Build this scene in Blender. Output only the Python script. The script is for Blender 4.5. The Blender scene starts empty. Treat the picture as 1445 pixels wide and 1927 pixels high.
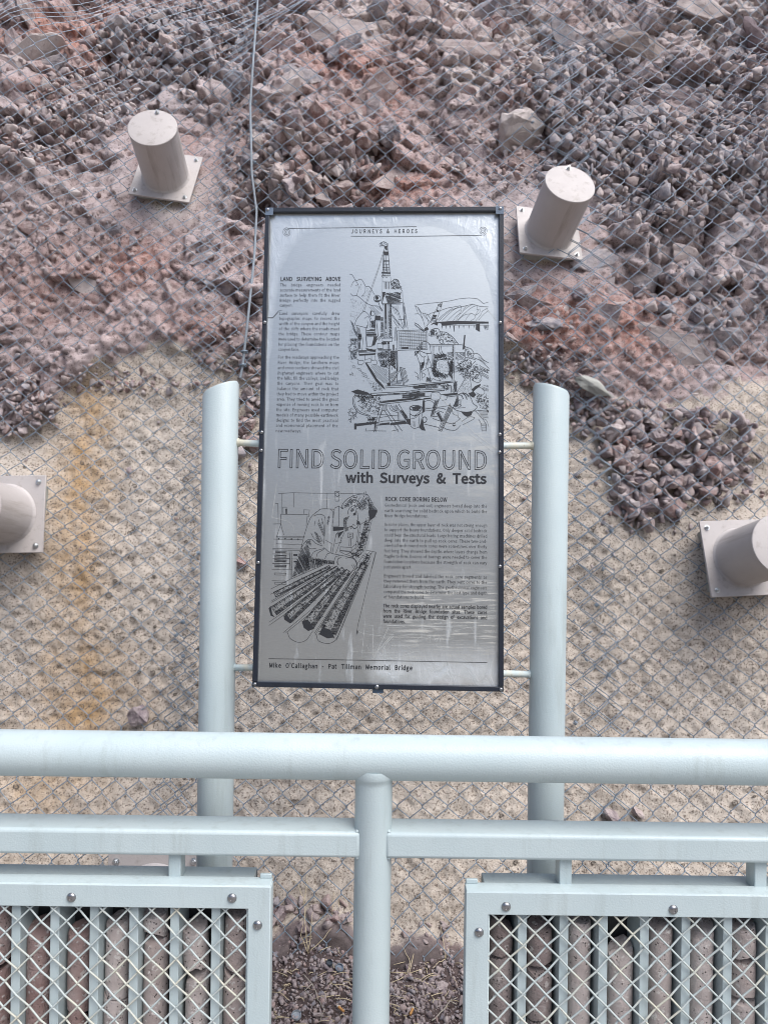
import bpy, bmesh, math, random
import numpy as np
from mathutils import Vector, Matrix

SC = bpy.context.scene
COL = SC.collection
rad = math.radians

# ------------------------------------------------------------------ camera, light, exposure
EYE = 1.57
ROLL = rad(0.75)
FPX = 1337.0                       # focal length in photograph pixels (1445 x 1927)
cd = bpy.data.cameras.new('camera'); cam = bpy.data.objects.new('camera', cd); COL.objects.link(cam)
cd.sensor_fit = 'VERTICAL'; cd.sensor_height = 24.0; cd.lens = 24.0*FPX/1927.0
cd.clip_start = 0.05; cd.clip_end = 2000.0
cam.matrix_world = Matrix.Translation((0, 0, EYE)) @ Matrix.Rotation(rad(90), 4, 'X') @ Matrix.Rotation(ROLL, 4, 'Z')
SC.camera = cam

SUN_EL, SUN_AZ = 56.0, 140.0       # broad daylight from high behind the camera, the slope is in open shade
w = bpy.data.worlds.new('World'); SC.world = w; w.use_nodes = True
nt = w.node_tree
bg = nt.nodes['Background']; sky = nt.nodes.new('ShaderNodeTexSky')
sky.sky_type = 'NISHITA'; sky.sun_disc = False
sky.sun_elevation = rad(SUN_EL); sky.sun_rotation = rad(SUN_AZ)
sky.air_density = 1.0; sky.dust_density = 2.6; sky.ozone_density = 1.2
nt.links.new(sky.outputs[0], bg.inputs[0]); bg.inputs[1].default_value = 0.115
sd = bpy.data.lights.new('sun', 'SUN'); sd.energy = 2.5; sd.angle = rad(46); sd.color = (1.0, 0.985, 0.975)
so = bpy.data.objects.new('sun', sd); COL.objects.link(so)
a, e = rad(SUN_AZ), rad(SUN_EL)
so.rotation_euler = (-Vector((math.sin(a)*math.cos(e), math.cos(a)*math.cos(e), math.sin(e)))).to_track_quat('-Z', 'Y').to_euler()
vs = SC.view_settings
vs.view_transform = 'Standard'; vs.look = 'None'; vs.gamma = 1.0; vs.use_curve_mapping = False
vs.exposure = 0.62
SC.cycles.use_denoising = True
SC.cycles.max_bounces = 5; SC.cycles.diffuse_bounces = 2
SC.cycles.filter_width = 1.0

# ------------------------------------------------------------------ measuring helpers
CR, SR = math.cos(ROLL), math.sin(ROLL)
def ray(u, v):                     # photograph pixel -> direction with unit forward part
    du, dv = u - 722.5, 963.5 - v
    return ((du*CR - dv*SR)/FPX, (du*SR + dv*CR)/FPX)
def P(u, v, Y):
    x, z = ray(u, v)
    return Vector((x*Y, Y, EYE + z*Y))

# ------------------------------------------------------------------ mesh builder
class MB:
    def __init__(s): s.v = []; s.f = []
    def add(s, vs, fs):
        n = len(s.v); s.v += [tuple(p) for p in vs]; s.f += [tuple(i+n for i in f) for f in fs]
    def box(s, c, d, m=None):
        x, y, z = d[0]/2, d[1]/2, d[2]/2
        vs = [Vector((i*x, j*y, k*z)) for i in (-1, 1) for j in (-1, 1) for k in (-1, 1)]
        if m is not None: vs = [m @ p for p in vs]
        c = Vector(c)
        s.add([p + c for p in vs], [(0,1,3,2), (4,6,7,5), (0,4,5,1), (2,3,7,6), (0,2,6,4), (1,5,7,3)])
    def tube(s, pts, r, n=8, cap=True, rs=None):
        pts = [Vector(p) for p in pts]; rings = []; up = None
        for i, p in enumerate(pts):
            t = (pts[min(i+1, len(pts)-1)] - pts[max(i-1, 0)]).normalized()
            if up is None:
                up = Vector((0, 0, 1)) if abs(t.z) < .9 else Vector((0, 1, 0))
            a = (up - t*up.dot(t))
            if a.length < 1e-6: a = t.orthogonal()
            a.normalize(); up = a; b = t.cross(a)
            rr = rs[i] if rs else r
            rings.append([p + (a*math.cos(q*2*math.pi/n) + b*math.sin(q*2*math.pi/n))*rr for q in range(n)])
        vs = [p for g in rings for p in g]; fs = []
        for i in range(len(rings)-1):
            for q in range(n):
                q2 = (q+1) % n
                fs.append((i*n+q, i*n+q2, (i+1)*n+q2, (i+1)*n+q))
        if cap:
            fs.append(tuple(range(n-1, -1, -1))); k = (len(rings)-1)*n; fs.append(tuple(range(k, k+n)))
        s.add(vs, fs)
    def lathe(s, prof, n=24, m=Matrix()):        # profile of (radius, height) about local Z
        vs = []; fs = []
        for r, h in prof:
            vs += [m @ Vector((r*math.cos(q*2*math.pi/n), r*math.sin(q*2*math.pi/n), h)) for q in range(n)]
        for i in range(len(prof)-1):
            for q in range(n):
                q2 = (q+1) % n
                fs.append((i*n+q, i*n+q2, (i+1)*n+q2, (i+1)*n+q))
        fs.append(tuple(range(n-1, -1, -1))); k = (len(prof)-1)*n; fs.append(tuple(range(k, k+n)))
        s.add(vs, fs)
    def mesh(s, name, mat=None, smooth=None):
        me = bpy.data.meshes.new(name); me.from_pydata(s.v, [], s.f)
        bm = bmesh.new(); bm.from_mesh(me); bmesh.ops.recalc_face_normals(bm, faces=bm.faces[:]); bm.to_mesh(me); bm.free()
        if mat: me.materials.append(mat)
        if smooth is not None:
            me.polygons.foreach_set('use_smooth', [True]*len(me.polygons))
            if smooth < 180: me.set_sharp_from_angle(angle=rad(smooth))
        return me
    def build(s, name, mat, parent=None, smooth=None, bevel=0, matrix=None, seg=2):
        return link(name, s.mesh(name, mat, smooth), parent, bevel, matrix, seg)

def link(name, me, parent=None, bevel=0, matrix=None, seg=2):
    o = bpy.data.objects.new(name, me); COL.objects.link(o)
    if parent: o.parent = parent
    if matrix is not None: o.matrix_local = matrix
    if bevel:
        m = o.modifiers.new('bevel', 'BEVEL'); m.width = bevel; m.segments = seg; m.limit_method = 'ANGLE'; m.angle_limit = rad(40)
        me.polygons.foreach_set('use_smooth', [True]*len(me.polygons)); me.set_sharp_from_angle(angle=rad(50))
        m.harden_normals = False
    return o
def tag(o, label=None, cat=None, group=None, kind=None):
    for k, val in (('label', label), ('category', cat), ('group', group), ('kind', kind)):
        if val: o[k] = val
    return o
def thing(name, label, cat, loc=(0, 0, 0), group=None, matrix=None):
    o = bpy.data.objects.new(name, None); o.empty_display_size = .1; COL.objects.link(o)
    if matrix is not None: o.matrix_world = matrix
    else: o.location = loc
    return tag(o, label, cat, group)
def np_mesh(name, verts, faces, mat, smooth=False):
    """verts (n,3), faces (m,3) or (m,4) arrays"""
    me = bpy.data.meshes.new(name); k = faces.shape[1]
    me.vertices.add(len(verts)); me.vertices.foreach_set('co', np.ascontiguousarray(verts, np.float32).ravel())
    me.loops.add(faces.size); me.loops.foreach_set('vertex_index', np.ascontiguousarray(faces, np.int32).ravel())
    me.polygons.add(len(faces)); me.polygons.foreach_set('loop_start', np.arange(0, faces.size, k, dtype=np.int32))
    me.update(calc_edges=True); me.validate()
    if smooth: me.polygons.foreach_set('use_smooth', [True]*len(me.polygons))
    if mat: me.materials.append(mat)
    return me

# ------------------------------------------------------------------ materials
class NT:
    def __init__(s, name):
        s.m = bpy.data.materials.new(name); s.m.use_nodes = True; s.t = s.m.node_tree
        s.b = s.t.nodes['Principled BSDF']
        s.tc = s.t.nodes.new('ShaderNodeTexCoord').outputs['Object']
    def n(s, typ, **kw):
        o = s.t.nodes.new(typ)
        for k, v in kw.items(): setattr(o, k, v)
        return o
    def put(s, sock, v):
        if isinstance(v, bpy.types.NodeSocket): s.t.links.new(v, sock)
        elif isinstance(v, (tuple, list)) and sock.type == 'RGBA' and len(v) == 3: sock.default_value = (*v, 1)
        else: sock.default_value = v
    def noise(s, scale, detail=4, rough=.55, vec=None, dist=0.0):
        o = s.n('ShaderNodeTexNoise'); s.put(o.inputs['Vector'], vec or s.tc)
        o.inputs['Scale'].default_value = scale; o.inputs['Detail'].default_value = detail
        o.inputs['Roughness'].default_value = rough; o.inputs['Distortion'].default_value = dist
        return o.outputs['Fac']
    def voro(s, scale, feature='F1', vec=None, out='Distance'):
        o = s.n('ShaderNodeTexVoronoi', feature=feature); s.put(o.inputs['Vector'], vec or s.tc); o.inputs['Scale'].default_value = scale
        return o.outputs[out]
    def scaled(s, sc, rot=(0, 0, 0)):
        o = s.n('ShaderNodeMapping'); s.put(o.inputs[0], s.tc); o.inputs['Scale'].default_value = sc; o.inputs['Rotation'].default_value = rot
        return o.outputs[0]
    def rng(s, x, a, b, c=0., d=1.):
        o = s.n('ShaderNodeMapRange'); s.put(o.inputs[0], x)
        for i, v in enumerate((a, b, c, d)): s.put(o.inputs[i+1], v)
        return o.outputs[0]
    def math(s, op, a, b=0., c=0.):
        o = s.n('ShaderNodeMath', operation=op); s.put(o.inputs[0], a); s.put(o.inputs[1], b); s.put(o.inputs[2], c)
        return o.outputs[0]
    def mix(s, f, a, b, mode='MIX'):
        o = s.n('ShaderNodeMix', data_type='RGBA', blend_type=mode); s.put(o.inputs[0], f); s.put(o.inputs[6], a); s.put(o.inputs[7], b)
        return o.outputs[2]
    def attr(s, name):
        return s.n('ShaderNodeAttribute', attribute_name=name).outputs['Fac']
    def bump(s, h, strength=.5, dist=.01, normal=None):
        o = s.n('ShaderNodeBump'); s.put(o.inputs['Height'], h); o.inputs['Strength'].default_value = strength; o.inputs['Distance'].default_value = dist
        if normal is not None: s.put(o.inputs['Normal'], normal)
        return o.outputs[0]
    def done(s, col=None, rough=None, metal=None, normal=None, spec=None):
        for k, v in (('Base Color', col), ('Roughness', rough), ('Metallic', metal), ('Normal', normal), ('Specular IOR Level', spec)):
            if v is not None: s.put(s.b.inputs[k], v)
        return s.m

def m_paint(name, c, c2, rough=.42, fine=260, rust=0.0, grime=.35):
    t = NT(name)
    col = t.mix(t.rng(t.noise(7, 5), .35, .7), c, c2)
    col = t.mix(t.rng(t.noise(38, 6, .7), .62, .78, 0, .35), col, tuple(x*.78 for x in c))
    drip = t.noise(26, 5, .65, t.scaled((1, 1, .10)))
    col = t.mix(t.rng(drip, .54, .72, 0, grime), col, tuple(x*.62 for x in (c[0]*1.05, c[1], c[2]*.92)))
    col = t.mix(t.rng(t.noise(70, 6, .8), .685, .73, 0, grime*1.3), col, (.20, .19, .17))
    col = t.mix(t.rng(t.noise(11, 8, .85), .66, .70, 0, grime*.8), col, tuple(min(1, x*1.22) for x in c))
    if rust:
        col = t.mix(t.rng(t.noise(9, 3), .5, .62, 0, rust), col, (.66, .57, .38))
        col = t.mix(t.rng(t.noise(95, 3), .66, .72, 0, rust), col, (.16, .07, .025))
    nrm = t.bump(t.noise(fine, 3), .16, .004)
    return t.done(col, t.rng(t.noise(18, 4), .3, .7, rough-.06, rough+.1), 0, nrm, .45)
M_RAIL = m_paint('pale_green_grey_paint', (.435, .517, .532), (.47, .547, .558))
M_WIRE = m_paint('chalky_wire_paint', (.40, .452, .452), (.43, .475, .465), .5, 200, .4)
M_ANCH = m_paint('taupe_anchor_paint', (.445, .41, .395), (.485, .45, .435), .5, 180, 0, .6)
M_DARK = m_paint('shaded_back_paint', (.045, .048, .05), (.06, .06, .06), .6)  # shade inside the closed cases put into the back panel colour
M_BLACK = m_paint('black_frame_paint', (.012, .016, .026), (.02, .025, .036), .36)

def m_metal(name, c, rough):
    t = NT(name)
    return t.done(t.mix(t.noise(40), c, tuple(x*.8 for x in c)), t.rng(t.noise(90), .3, .7, rough-.08, rough+.12), 1.0)
M_ZINC = m_metal('zinc_bolt', (.66, .68, .69), .35)
M_SCREW = m_metal('stainless_screw', (.36, .36, .37), .33)
def m_galv():
    t = NT('galvanised_wire')
    col = t.mix(t.rng(t.noise(3, 3), .35, .7), (.19, .24, .295), (.29, .35, .415))
    col = t.mix(t.rng(t.noise(30, 4), .6, .7, 0, .4), col, (.25, .27, .30))
    return t.done(col, .55, .5)
M_GALV = m_galv()
def m_plain(name, c, rough=.6, c2=None, sc=30):
    t = NT(name); return t.done(t.mix(t.noise(sc, 4), c, c2 or tuple(x*.7 for x in c)), rough)
M_INK = m_plain('etched_black_ink', (.012, .014, .018), .5, (.02, .022, .026))
M_SCRATCH = m_plain('pale_scratch', (.62, .64, .62), .5)

def stone_cols(t, r):
    a = t.mix(t.rng(r, 0, .22), (.15, .145, .170), (.315, .300, .325))
    a = t.mix(t.rng(r, .26, .34), a, (.27, .165, .150))
    a = t.mix(t.rng(r, .36, .48), a, (.33, .255, .24))
    a = t.mix(t.rng(r, .52, .74), a, (.49, .435, .42))
    return t.mix(t.rng(r, .78, .86), a, t.mix(t.rng(r, .84, 1.0), (.17, .125, .135), (.25, .215, .23)))
def m_stone():
    t = NT('angular_stone')
    oi = t.n('ShaderNodeAttribute', attribute_name='stone_tone', attribute_type='OBJECT').outputs['Fac']
    r = t.math('ADD', t.attr('tint'), oi)
    col = stone_cols(t, r)
    g = t.n('ShaderNodeNewGeometry').outputs['Position']
    n1 = t.noise(26, 6, .65, g)
    col = t.mix(t.rng(n1, .38, .64, 0, .7), col, (.52, .45, .43))
    col = t.mix(t.rng(t.noise(60, 5, .7, g), .56, .74, 0, .7), col, (.11, .085, .085))
    n2 = t.math('ADD', n1, t.math('MULTIPLY', t.noise(110, 4, .7, g), .5))
    return t.done(col, .85, 0, t.bump(n2, .55, .012), .3)
M_STONE = m_stone()

def m_slope():
    t = NT('rock_and_shotcrete')
    # rock and crumbly soil
    n1 = t.noise(2.2, 6, .6); n2 = t.noise(9, 7, .65); n3 = t.noise(42, 6, .7)
    col = t.mix(t.rng(n2, .32, .68), (.175, .148, .152), (.345, .30, .298))
    col = t.mix(t.rng(n1, .40, .62, 0, .65), col, (.35, .215, .185))
    col = t.mix(t.rng(t.attr('tone'), .25, .85, 0, .75), col, (.43, .375, .38)); col = t.mix(t.rng(t.attr('tone'), .30, .0, 0, .7), col, (.15, .122, .138))
    col = t.mix(t.attr('red'), col, t.mix(n2, (.27, .118, .088), (.42, .235, .19)))
    col = t.mix(t.math('MULTIPLY', t.attr('pale'), .85), col, t.mix(n2, (.43, .37, .35), (.60, .54, .51)))
    col = t.mix(t.rng(n3, .42, .64, 0, .65), col, (.47, .395, .385))
    col = t.mix(t.rng(t.noise(80, 5, .7), .53, .66, 0, .85), col, (.085, .062, .060))
    col = t.mix(t.math('MULTIPLY', t.attr('toe'), .9), col, t.mix(n3, (.065, .052, .05), (.14, .115, .11)))
    cr = t.voro(7.5, 'DISTANCE_TO_EDGE', t.mix(.12, t.tc, t.n('ShaderNodeTexNoise').outputs['Color']))
    # shotcrete
    s1 = t.noise(60, 6, .65); s2 = t.noise(150, 5, .7)
    sc = t.mix(t.rng(t.noise(1.7, 5), .35, .68), (.46, .395, .335), (.53, .468, .405))
    sc = t.mix(t.rng(s1, .40, .66, 0, .7), sc, (.62, .56, .49))
    sc = t.mix(t.math('MULTIPLY', t.attr('stain'), t.rng(n2, .25, .65)), sc, t.mix(s1, (.40, .24, .105), (.54, .37, .20)))
    sc = t.mix(t.rng(t.noise(115, 4, .72), .535, .60, 0, .9), sc, (.15, .12, .10))
    sc = t.mix(t.rng(t.noise(30, 6, .75), .66, .74, 0, .7), sc, (.20, .17, .145))
    shot = t.attr('shot')
    f = t.rng(t.math('ADD', shot, t.math('MULTIPLY', t.math('SUBTRACT', n2, .5), 1.2)), .40, .60)
    c = t.mix(f, col, sc)
    hb = t.math('ADD', t.math('MULTIPLY', n2, .5), t.math('ADD', t.math('MULTIPLY', n3, .45), t.math('MULTIPLY', t.noise(120, 4), .22)))
    hs = t.math('ADD', t.math('MULTIPLY', s1, .5), t.math('MULTIPLY', s2, .35))
    h = t.n('ShaderNodeMix', data_type='FLOAT'); t.put(h.inputs[0], f); t.put(h.inputs[2], hb); t.put(h.inputs[3], t.math('MULTIPLY', hs, 1.3))
    return t.done(c, .92, 0, t.bump(h.outputs[0], .55, .014), .2)
M_SLOPE = m_slope()
def m_ground():
    t = NT('gravel_soil')
    n = t.noise(30, 6, .65)
    c = t.mix(t.rng(n, .35, .65), (.07, .05, .047), (.145, .112, .108))
    return t.done(c, .95, 0, t.bump(t.noise(90, 5, .7), .8, .015), .2)
M_GROUND = m_ground()
M_CONC = m_plain('walkway_concrete', (.36, .345, .32), .85, (.30, .285, .265), 6)
M_HILL = m_plain('desert_hillside', (.235, .19, .145), .95, (.15, .12, .10), .12)

# ------------------------------------------------------------------ the cut slope
rng = np.random.default_rng(7); random.seed(7)
def hash2(i, j, k):
    h = (i.astype(np.int64)*374761393 + j.astype(np.int64)*668265263 + k*982451653) & 0x7fffffff
    h = ((h ^ (h >> 13))*1274126177) & 0x7fffffff
    return ((h ^ (h >> 16)) & 0xffff)/65535.0
def vnoise(x, y, s, seed):
    x = x*s; y = y*s; i = np.floor(x).astype(np.int64); j = np.floor(y).astype(np.int64)
    fx = x-i; fy = y-j; fx = fx*fx*(3-2*fx); fy = fy*fy*(3-2*fy)
    a = hash2(i, j, seed); b = hash2(i+1, j, seed); c = hash2(i, j+1, seed); d = hash2(i+1, j+1, seed)
    return (a*(1-fx)+b*fx)*(1-fy) + (c*(1-fx)+d*fx)*fy - .5
def fbm(x, y, s, seed, o=4, g=.5):
    r = 0; amp = 1
    for k in range(o): r = r + amp*vnoise(x, y, s*2**k, seed+17*k); amp *= g
    return r
def blocks(x, y, s, seed, ax=1.0):
    """fractured faces: every cell of a jittered grid has its own offset and tilt"""
    X = x*s*ax; Y = y*s; ci = np.floor(X).astype(np.int64); cj = np.floor(Y).astype(np.int64)
    best = np.full(X.shape, 9e9); out = np.zeros(X.shape); second = np.full(X.shape, 9e9)
    for di in (-1, 0, 1):
        for dj in (-1, 0, 1):
            i = ci+di; j = cj+dj
            px = i + .1+.8*hash2(i, j, seed); py = j + .1+.8*hash2(i, j, seed+1)
            dx = X-px; dy = Y-py; d = dx*dx+dy*dy
            val = (hash2(i, j, seed+2)-.5) + dx*(hash2(i, j, seed+3)-.5)*1.6 + dy*(hash2(i, j, seed+4)-.5)*1.6
            m = d < best
            second = np.where(m, best, np.minimum(second, d)); out = np.where(m, val, out); best = np.where(m, d, best)
    return out, np.sqrt(second)-np.sqrt(best)
def Y0(h):
    hp = np.maximum(h, 0); hn = np.maximum(-h-.8, 0)
    return 3.0 + .2*h + .075*hp*hp - .22*hn*hn
STEP = .0095
xs = np.arange(-2.95, 2.951, STEP); hs = np.arange(-1.75, 3.72, STEP)
GX, GH = np.meshgrid(xs, hs)
def to_px(x, y, h):
    a = x/y*FPX; b = h/y*FPX
    return 722.5 + a*CR + b*SR, 963.5 - (-a*SR + b*CR)
U, V = to_px(GX, Y0(GH), GH)
bnd = np.interp(U, [-400, 0, 80, 130, 200, 300, 480, 700, 945, 1030, 1100, 1250, 1330, 1445, 1900],
                [830, 815, 800, 735, 690, 655, 690, 690, 655, 715, 770, 770, 735, 715, 690])
SHOT = np.clip(.5 + (V - bnd + 60*fbm(GX, GH, 3.0, 91))/70, 0, 1)
TOE = np.clip((V - 1722 - 28*np.clip((U-690)/60, 0, 1) + 60*fbm(GX, GH, 7, 12, 4))/34, 0, 1); SHOT = SHOT*(1-TOE)
def blob(cu, cv, ru, rv, p=1.0):
    return np.exp(-(((U-cu)/ru)**2 + ((V-cv)/rv)**2)*p)
RED = np.clip(sum(k*blob(*q) for k, q in ((1.0, (150, 85, 130, 65)), (.7, (60, 140, 90, 60)), (.7, (1010, 130, 60, 80)), (.6, (250, 500, 160, 60)), (.7, (720, 170, 90, 110)), (.8, (760, 330, 110, 75)), (1.0, (1150, 620, 150, 75)), (.6, (640, 90, 120, 90)),
      (.5, (90, 560, 160, 70)), (.6, (380, 620, 120, 40)), (.7, (1010, 610, 60, 60)), (.5, (330, 330, 60, 60)))) * (.75 + 1.2*fbm(GX, GH, 5, 33)), 0, 1)
PALE = np.clip(sum(blob(*q) for q in ((930, 130, 130, 60), (1100, 90, 120, 45), (860, 40, 80, 50), (1390, 10, 80, 25), (680, 40, 60, 60), (1000, 90, 60, 60),
      (1330, 60, 90, 30), (330, 395, 75, 45), (960, 470, 35, 60)))*(.8 + 1.5*fbm(GX, GH, 7, 44)), 0, 1)
STAIN = np.clip((.75*blob(165, 840, 50, 150) + .85*blob(140, 1080, 58, 230) + .7*blob(170, 1330, 110, 100) + .55*blob(40, 1480, 150, 130) + .3*blob(190, 760, 60, 50)), 0, 1)
# piles of rubble held by the netting: centre u, v, radii, how many, smallest and largest stone in photo pixels, bulge in metres
PILES = [(300, 95, 120, 70, 190, 11, 36, .07), (165, 190, 110, 55, 150, 8, 26, .05), (60, 265, 75, 50, 90, 10, 32, .05), (400, 55, 90, 55, 120, 8, 26, .04),
         (590, 295, 120, 85, 130, 16, 52, .06), (480, 320, 50, 90, 80, 12, 34, .04), (1060, 165, 140, 70, 190, 10, 34, .06),
         (1240, 330, 210, 100, 420, 11, 33, .07), (1140, 250, 130, 75, 190, 11, 38, .06), (1400, 190, 90, 130, 190, 9, 28, .04),
         (1270, 840, 135, 70, 150, 12, 44, .06), (1215, 930, 62, 62, 70, 14, 44, .06), (1140, 790, 80, 38, 80, 9, 30, .04), (1340, 905, 62, 46, 50, 12, 36, .05), (1180, 850, 60, 50, 50, 12, 40, .05), (1070, 740, 60, 30, 40, 8, 26, .02), (35, 765, 85, 55, 150, 8, 24, .06),
         (470, 760, 24, 120, 40, 14, 38, .03), (1030, 690, 90, 36, 70, 7, 26, .03), (1330, 560, 130, 60, 60, 12, 40, .03), (930, 300, 110, 60, 50, 8, 24, .02),
         (250, 720, 130, 22, 60, 6, 20, .015), (430, 650, 60, 50, 70, 6, 20, .01), (120, 450, 150, 80, 70, 6, 22, .01)]
BULGE = np.zeros_like(GX)
for q in PILES: BULGE = np.maximum(BULGE, q[7]*np.exp(-(((U-q[0])/q[2])**2 + ((V-q[1])/q[3])**2)**2*.8))
BULGE = BULGE*1.1 - .055*np.clip(BULGE/.05, 0, 1)
b1, e1 = blocks(GX, GH*.9, 3.2, 11); b2, e2 = blocks(GX+.03*fbm(GX, GH, 9, 5), GH, 8.5, 23); b3, e3 = blocks(GX, GH, 21, 37); b4, e4 = blocks(GX, GH, 46, 51)
soft = np.clip(.5 + 1.6*fbm(GX, GH, 1.6, 71) - .5*RED + .2*PALE, .1, 1)
rock = .17*fbm(GX, GH, 1.1, 3, 3) + .135*b1*(.35+.65*soft) + .105*b2*(.2+.8*soft) + .036*b3*(.35+.65*soft) + .016*b4*(1.2-soft) + .009*fbm(GX, GH, 26, 61, 2)
TONE = np.clip(.5 + .75*b1/1.2 + .75*b2 + .35*b3, 0, 1)*(.3+.7*soft) + .5*(.7-.7*soft)
TONE *= (1-TOE); rock -= .022*np.clip(1-e2*8, 0, 1)*soft + .045*np.clip(1-e1*13, 0, 1)*soft
shotc = .055*fbm(GX, GH, 1.3, 8, 4) + .012*fbm(GX, GH, 14, 9, 2) + .014*vnoise(GX, GH, 70, 77) + .006*vnoise(GX, GH, 38, 79) - .014*np.clip(vnoise(GX, GH, 38, 78)*3-.7, 0, 1)
t = SHOT*SHOT*(3-2*SHOT)
rock = rock*(1-TOE) + TOE*(.05 + .05*fbm(GX, GH, 9, 15, 3)); DISP = rock*(1-t) + shotc*t + .03*(1-t) + BULGE
for cu, cv in ((319, 342), (1030, 443), (4, 968), (1393, 1052), (300, 1685)):   # grout pads under the anchor plates
    k = np.clip(1.9*blob(cu, cv, 105, 105, 1.4), 0, 1)
    DISP = DISP*(1-k) + .05*k; SHOT = np.maximum(SHOT, np.clip(1.6*blob(cu, cv + 18, 84, 84, 2.0) - .35, 0, 1)*.9)
HY = Y0(GH) - DISP                                   # depth of the surface over (x, h)
def surf(x, h, F=None):
    F = HY if F is None else F
    i = np.clip((np.asarray(x)-xs[0])/STEP, 0, len(xs)-1.01); j = np.clip((np.asarray(h)-hs[0])/STEP, 0, len(hs)-1.01)
    i0 = i.astype(int); j0 = j.astype(int); fi = i-i0; fj = j-j0
    return (F[j0, i0]*(1-fi)+F[j0, i0+1]*fi)*(1-fj) + (F[j0+1, i0]*(1-fi)+F[j0+1, i0+1]*fi)*fj
def hit(u, v, F=None):                               # where a photo pixel meets the slope
    du = np.asarray(u, float)-722.5; dv = 963.5-np.asarray(v, float)
    rx = (du*CR-dv*SR)/FPX; rz = (du*SR+dv*CR)/FPX; z = np.full(np.shape(rx), 3.3)
    for _ in range(14): z = .5*z + .5*surf(rx*z, rz*z, F)
    return rx*z, z, rz*z
nx, nh = len(xs), len(hs)
verts = np.stack([GX, HY, GH+EYE], -1).reshape(-1, 3)
idx = np.arange(nx*nh).reshape(nh, nx)
faces = np.stack([idx[:-1, :-1], idx[:-1, 1:], idx[1:, 1:], idx[1:, :-1]], -1).reshape(-1, 4)
me = np_mesh('rock_slope', verts, faces, M_SLOPE, False)
for nm, A in (('shot', SHOT), ('red', RED), ('pale', PALE), ('stain', STAIN), ('tone', TONE), ('toe', TOE)):
    me.attributes.new(nm, 'FLOAT', 'POINT').data.foreach_set('value', A.astype(np.float32).ravel())
SLOPE = link('rock_slope', me); tag(SLOPE, kind='structure')
# the hill goes on above and to the sides, coarser
cx = np.linspace(-26, 26, 105); ch = np.linspace(-1.6, 15, 60)
CX, CH = np.meshgrid(cx, ch)
inner = (np.abs(CX) < 2.95) & (CH < 3.7)
CY = 3.0 + .2*CH + .075*np.maximum(CH, 0)**1.5*1.6 + .16*np.abs(fbm(CX, CH, .5, 9, 4)) + .06
CY = np.where(inner, CY + .25, CY)
ii = np.arange(CX.size).reshape(CX.shape)
cf = np.stack([ii[:-1, :-1], ii[:-1, 1:], ii[1:, 1:], ii[1:, :-1]], -1).reshape(-1, 4)
me = np_mesh('cliff', np.stack([CX, CY, CH+EYE], -1).reshape(-1, 3), cf, M_SLOPE, False)
tag(link('cliff', me), kind='structure')

# ------------------------------------------------------------------ stones
def stone_proto(k):
    r = random.Random(100+k); bm = bmesh.new()
    sy, sz = r.uniform(.55, .95), r.uniform(.40, .80)
    for _ in range(r.randint(9, 14)):
        p = Vector((r.gauss(0, 1), r.gauss(0, 1), r.gauss(0, 1))).normalized()*r.uniform(.85, 1.05)
        p = Vector([math.copysign(min(abs(c), r.choice((.62, .8, 1.0))), c) for c in p])
        bm.verts.new((p.x*.56, p.y*sy*.56, p.z*sz*.56))
    res = bmesh.ops.convex_hull(bm, input=bm.verts[:])
    bmesh.ops.delete(bm, geom=[x for x in bm.verts if not x.link_faces], context='VERTS')
    bmesh.ops.bevel(bm, geom=bm.edges[:], offset=.012, segments=1, affect='EDGES', clamp_overlap=True)
    bmesh.ops.triangulate(bm, faces=bm.faces[:])
    me = bpy.data.meshes.new('stone'); bm.to_mesh(me); bm.free(); me.materials.append(M_STONE); return me
PROTO = [stone_proto(k) for k in range(22)]
def rough_stone(k):                                  # the larger stones get broken, pitted faces
    me = PROTO[k].copy(); bm = bmesh.new(); bm.from_mesh(me)
    for _ in range(2):
        long = [e_ for e_ in bm.edges if e_.calc_length() > .13]
        bmesh.ops.subdivide_edges(bm, edges=long, cuts=1); bmesh.ops.triangulate(bm, faces=bm.faces[:])
    bm.normal_update(); from mathutils import noise as mn
    for v in bm.verts:
        p = v.co*3.1 + Vector((k*7.3, 0, 0)); v.co += v.normal*(.075*mn.noise(p) + .045*mn.noise(p*2.7) + .02*mn.noise(p*7))
    bm.to_mesh(me); bm.free(); return me
ROUGH = [rough_stone(k) for k in range(22)]
PV = []; PF = []
for me in PROTO:
    v = np.empty(len(me.vertices)*3, np.float32); me.vertices.foreach_get('co', v); PV.append(v.reshape(-1, 3))
    f = np.empty(len(me.polygons)*3, np.int32); me.polygons.foreach_get('vertices', f); PF.append(f.reshape(-1, 3))
def rot_from(q):
    w, x, y, z = q
    return np.array([[1-2*(y*y+z*z), 2*(x*y-z*w), 2*(x*z+y*w)], [2*(x*y+z*w), 1-2*(x*x+z*z), 2*(y*z-x*w)], [2*(x*z-y*w), 2*(y*z+x*w), 1-2*(x*x+y*y)]])
ST = []                                              # u, v, size px, lift
for cu, cv, ru, rv, n, s0, s1, bl in PILES:
    for _ in range(int(n*1.7)):
        while True:
            a, b = random.uniform(-1.15, 1.15), random.uniform(-1.15, 1.15)
            if a*a+b*b < 1.0 + random.uniform(-.2, .35): break
        s = s0*(s1/s0)**(random.random()**1.5)
        ST.append((cu+a*ru, cv+b*rv, s, random.uniform(0, 1)**1.3*(.035+bl*.45), 1))
for _ in range(1000):                                # crumbs all over the rock
    u, v = random.uniform(-60, 1500), random.uniform(-60, 800)
    lim = np.interp(u, [0, 80, 200, 300, 700, 945, 1100, 1250, 1445], [815, 800, 690, 655, 690, 655, 770, 770, 715])
    if v > lim + random.gauss(-30, 45): continue
    ST.append((u, v, 4.5*(5.5)**(random.random()**2.2), random.uniform(-.15, .3), 0))
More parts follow.
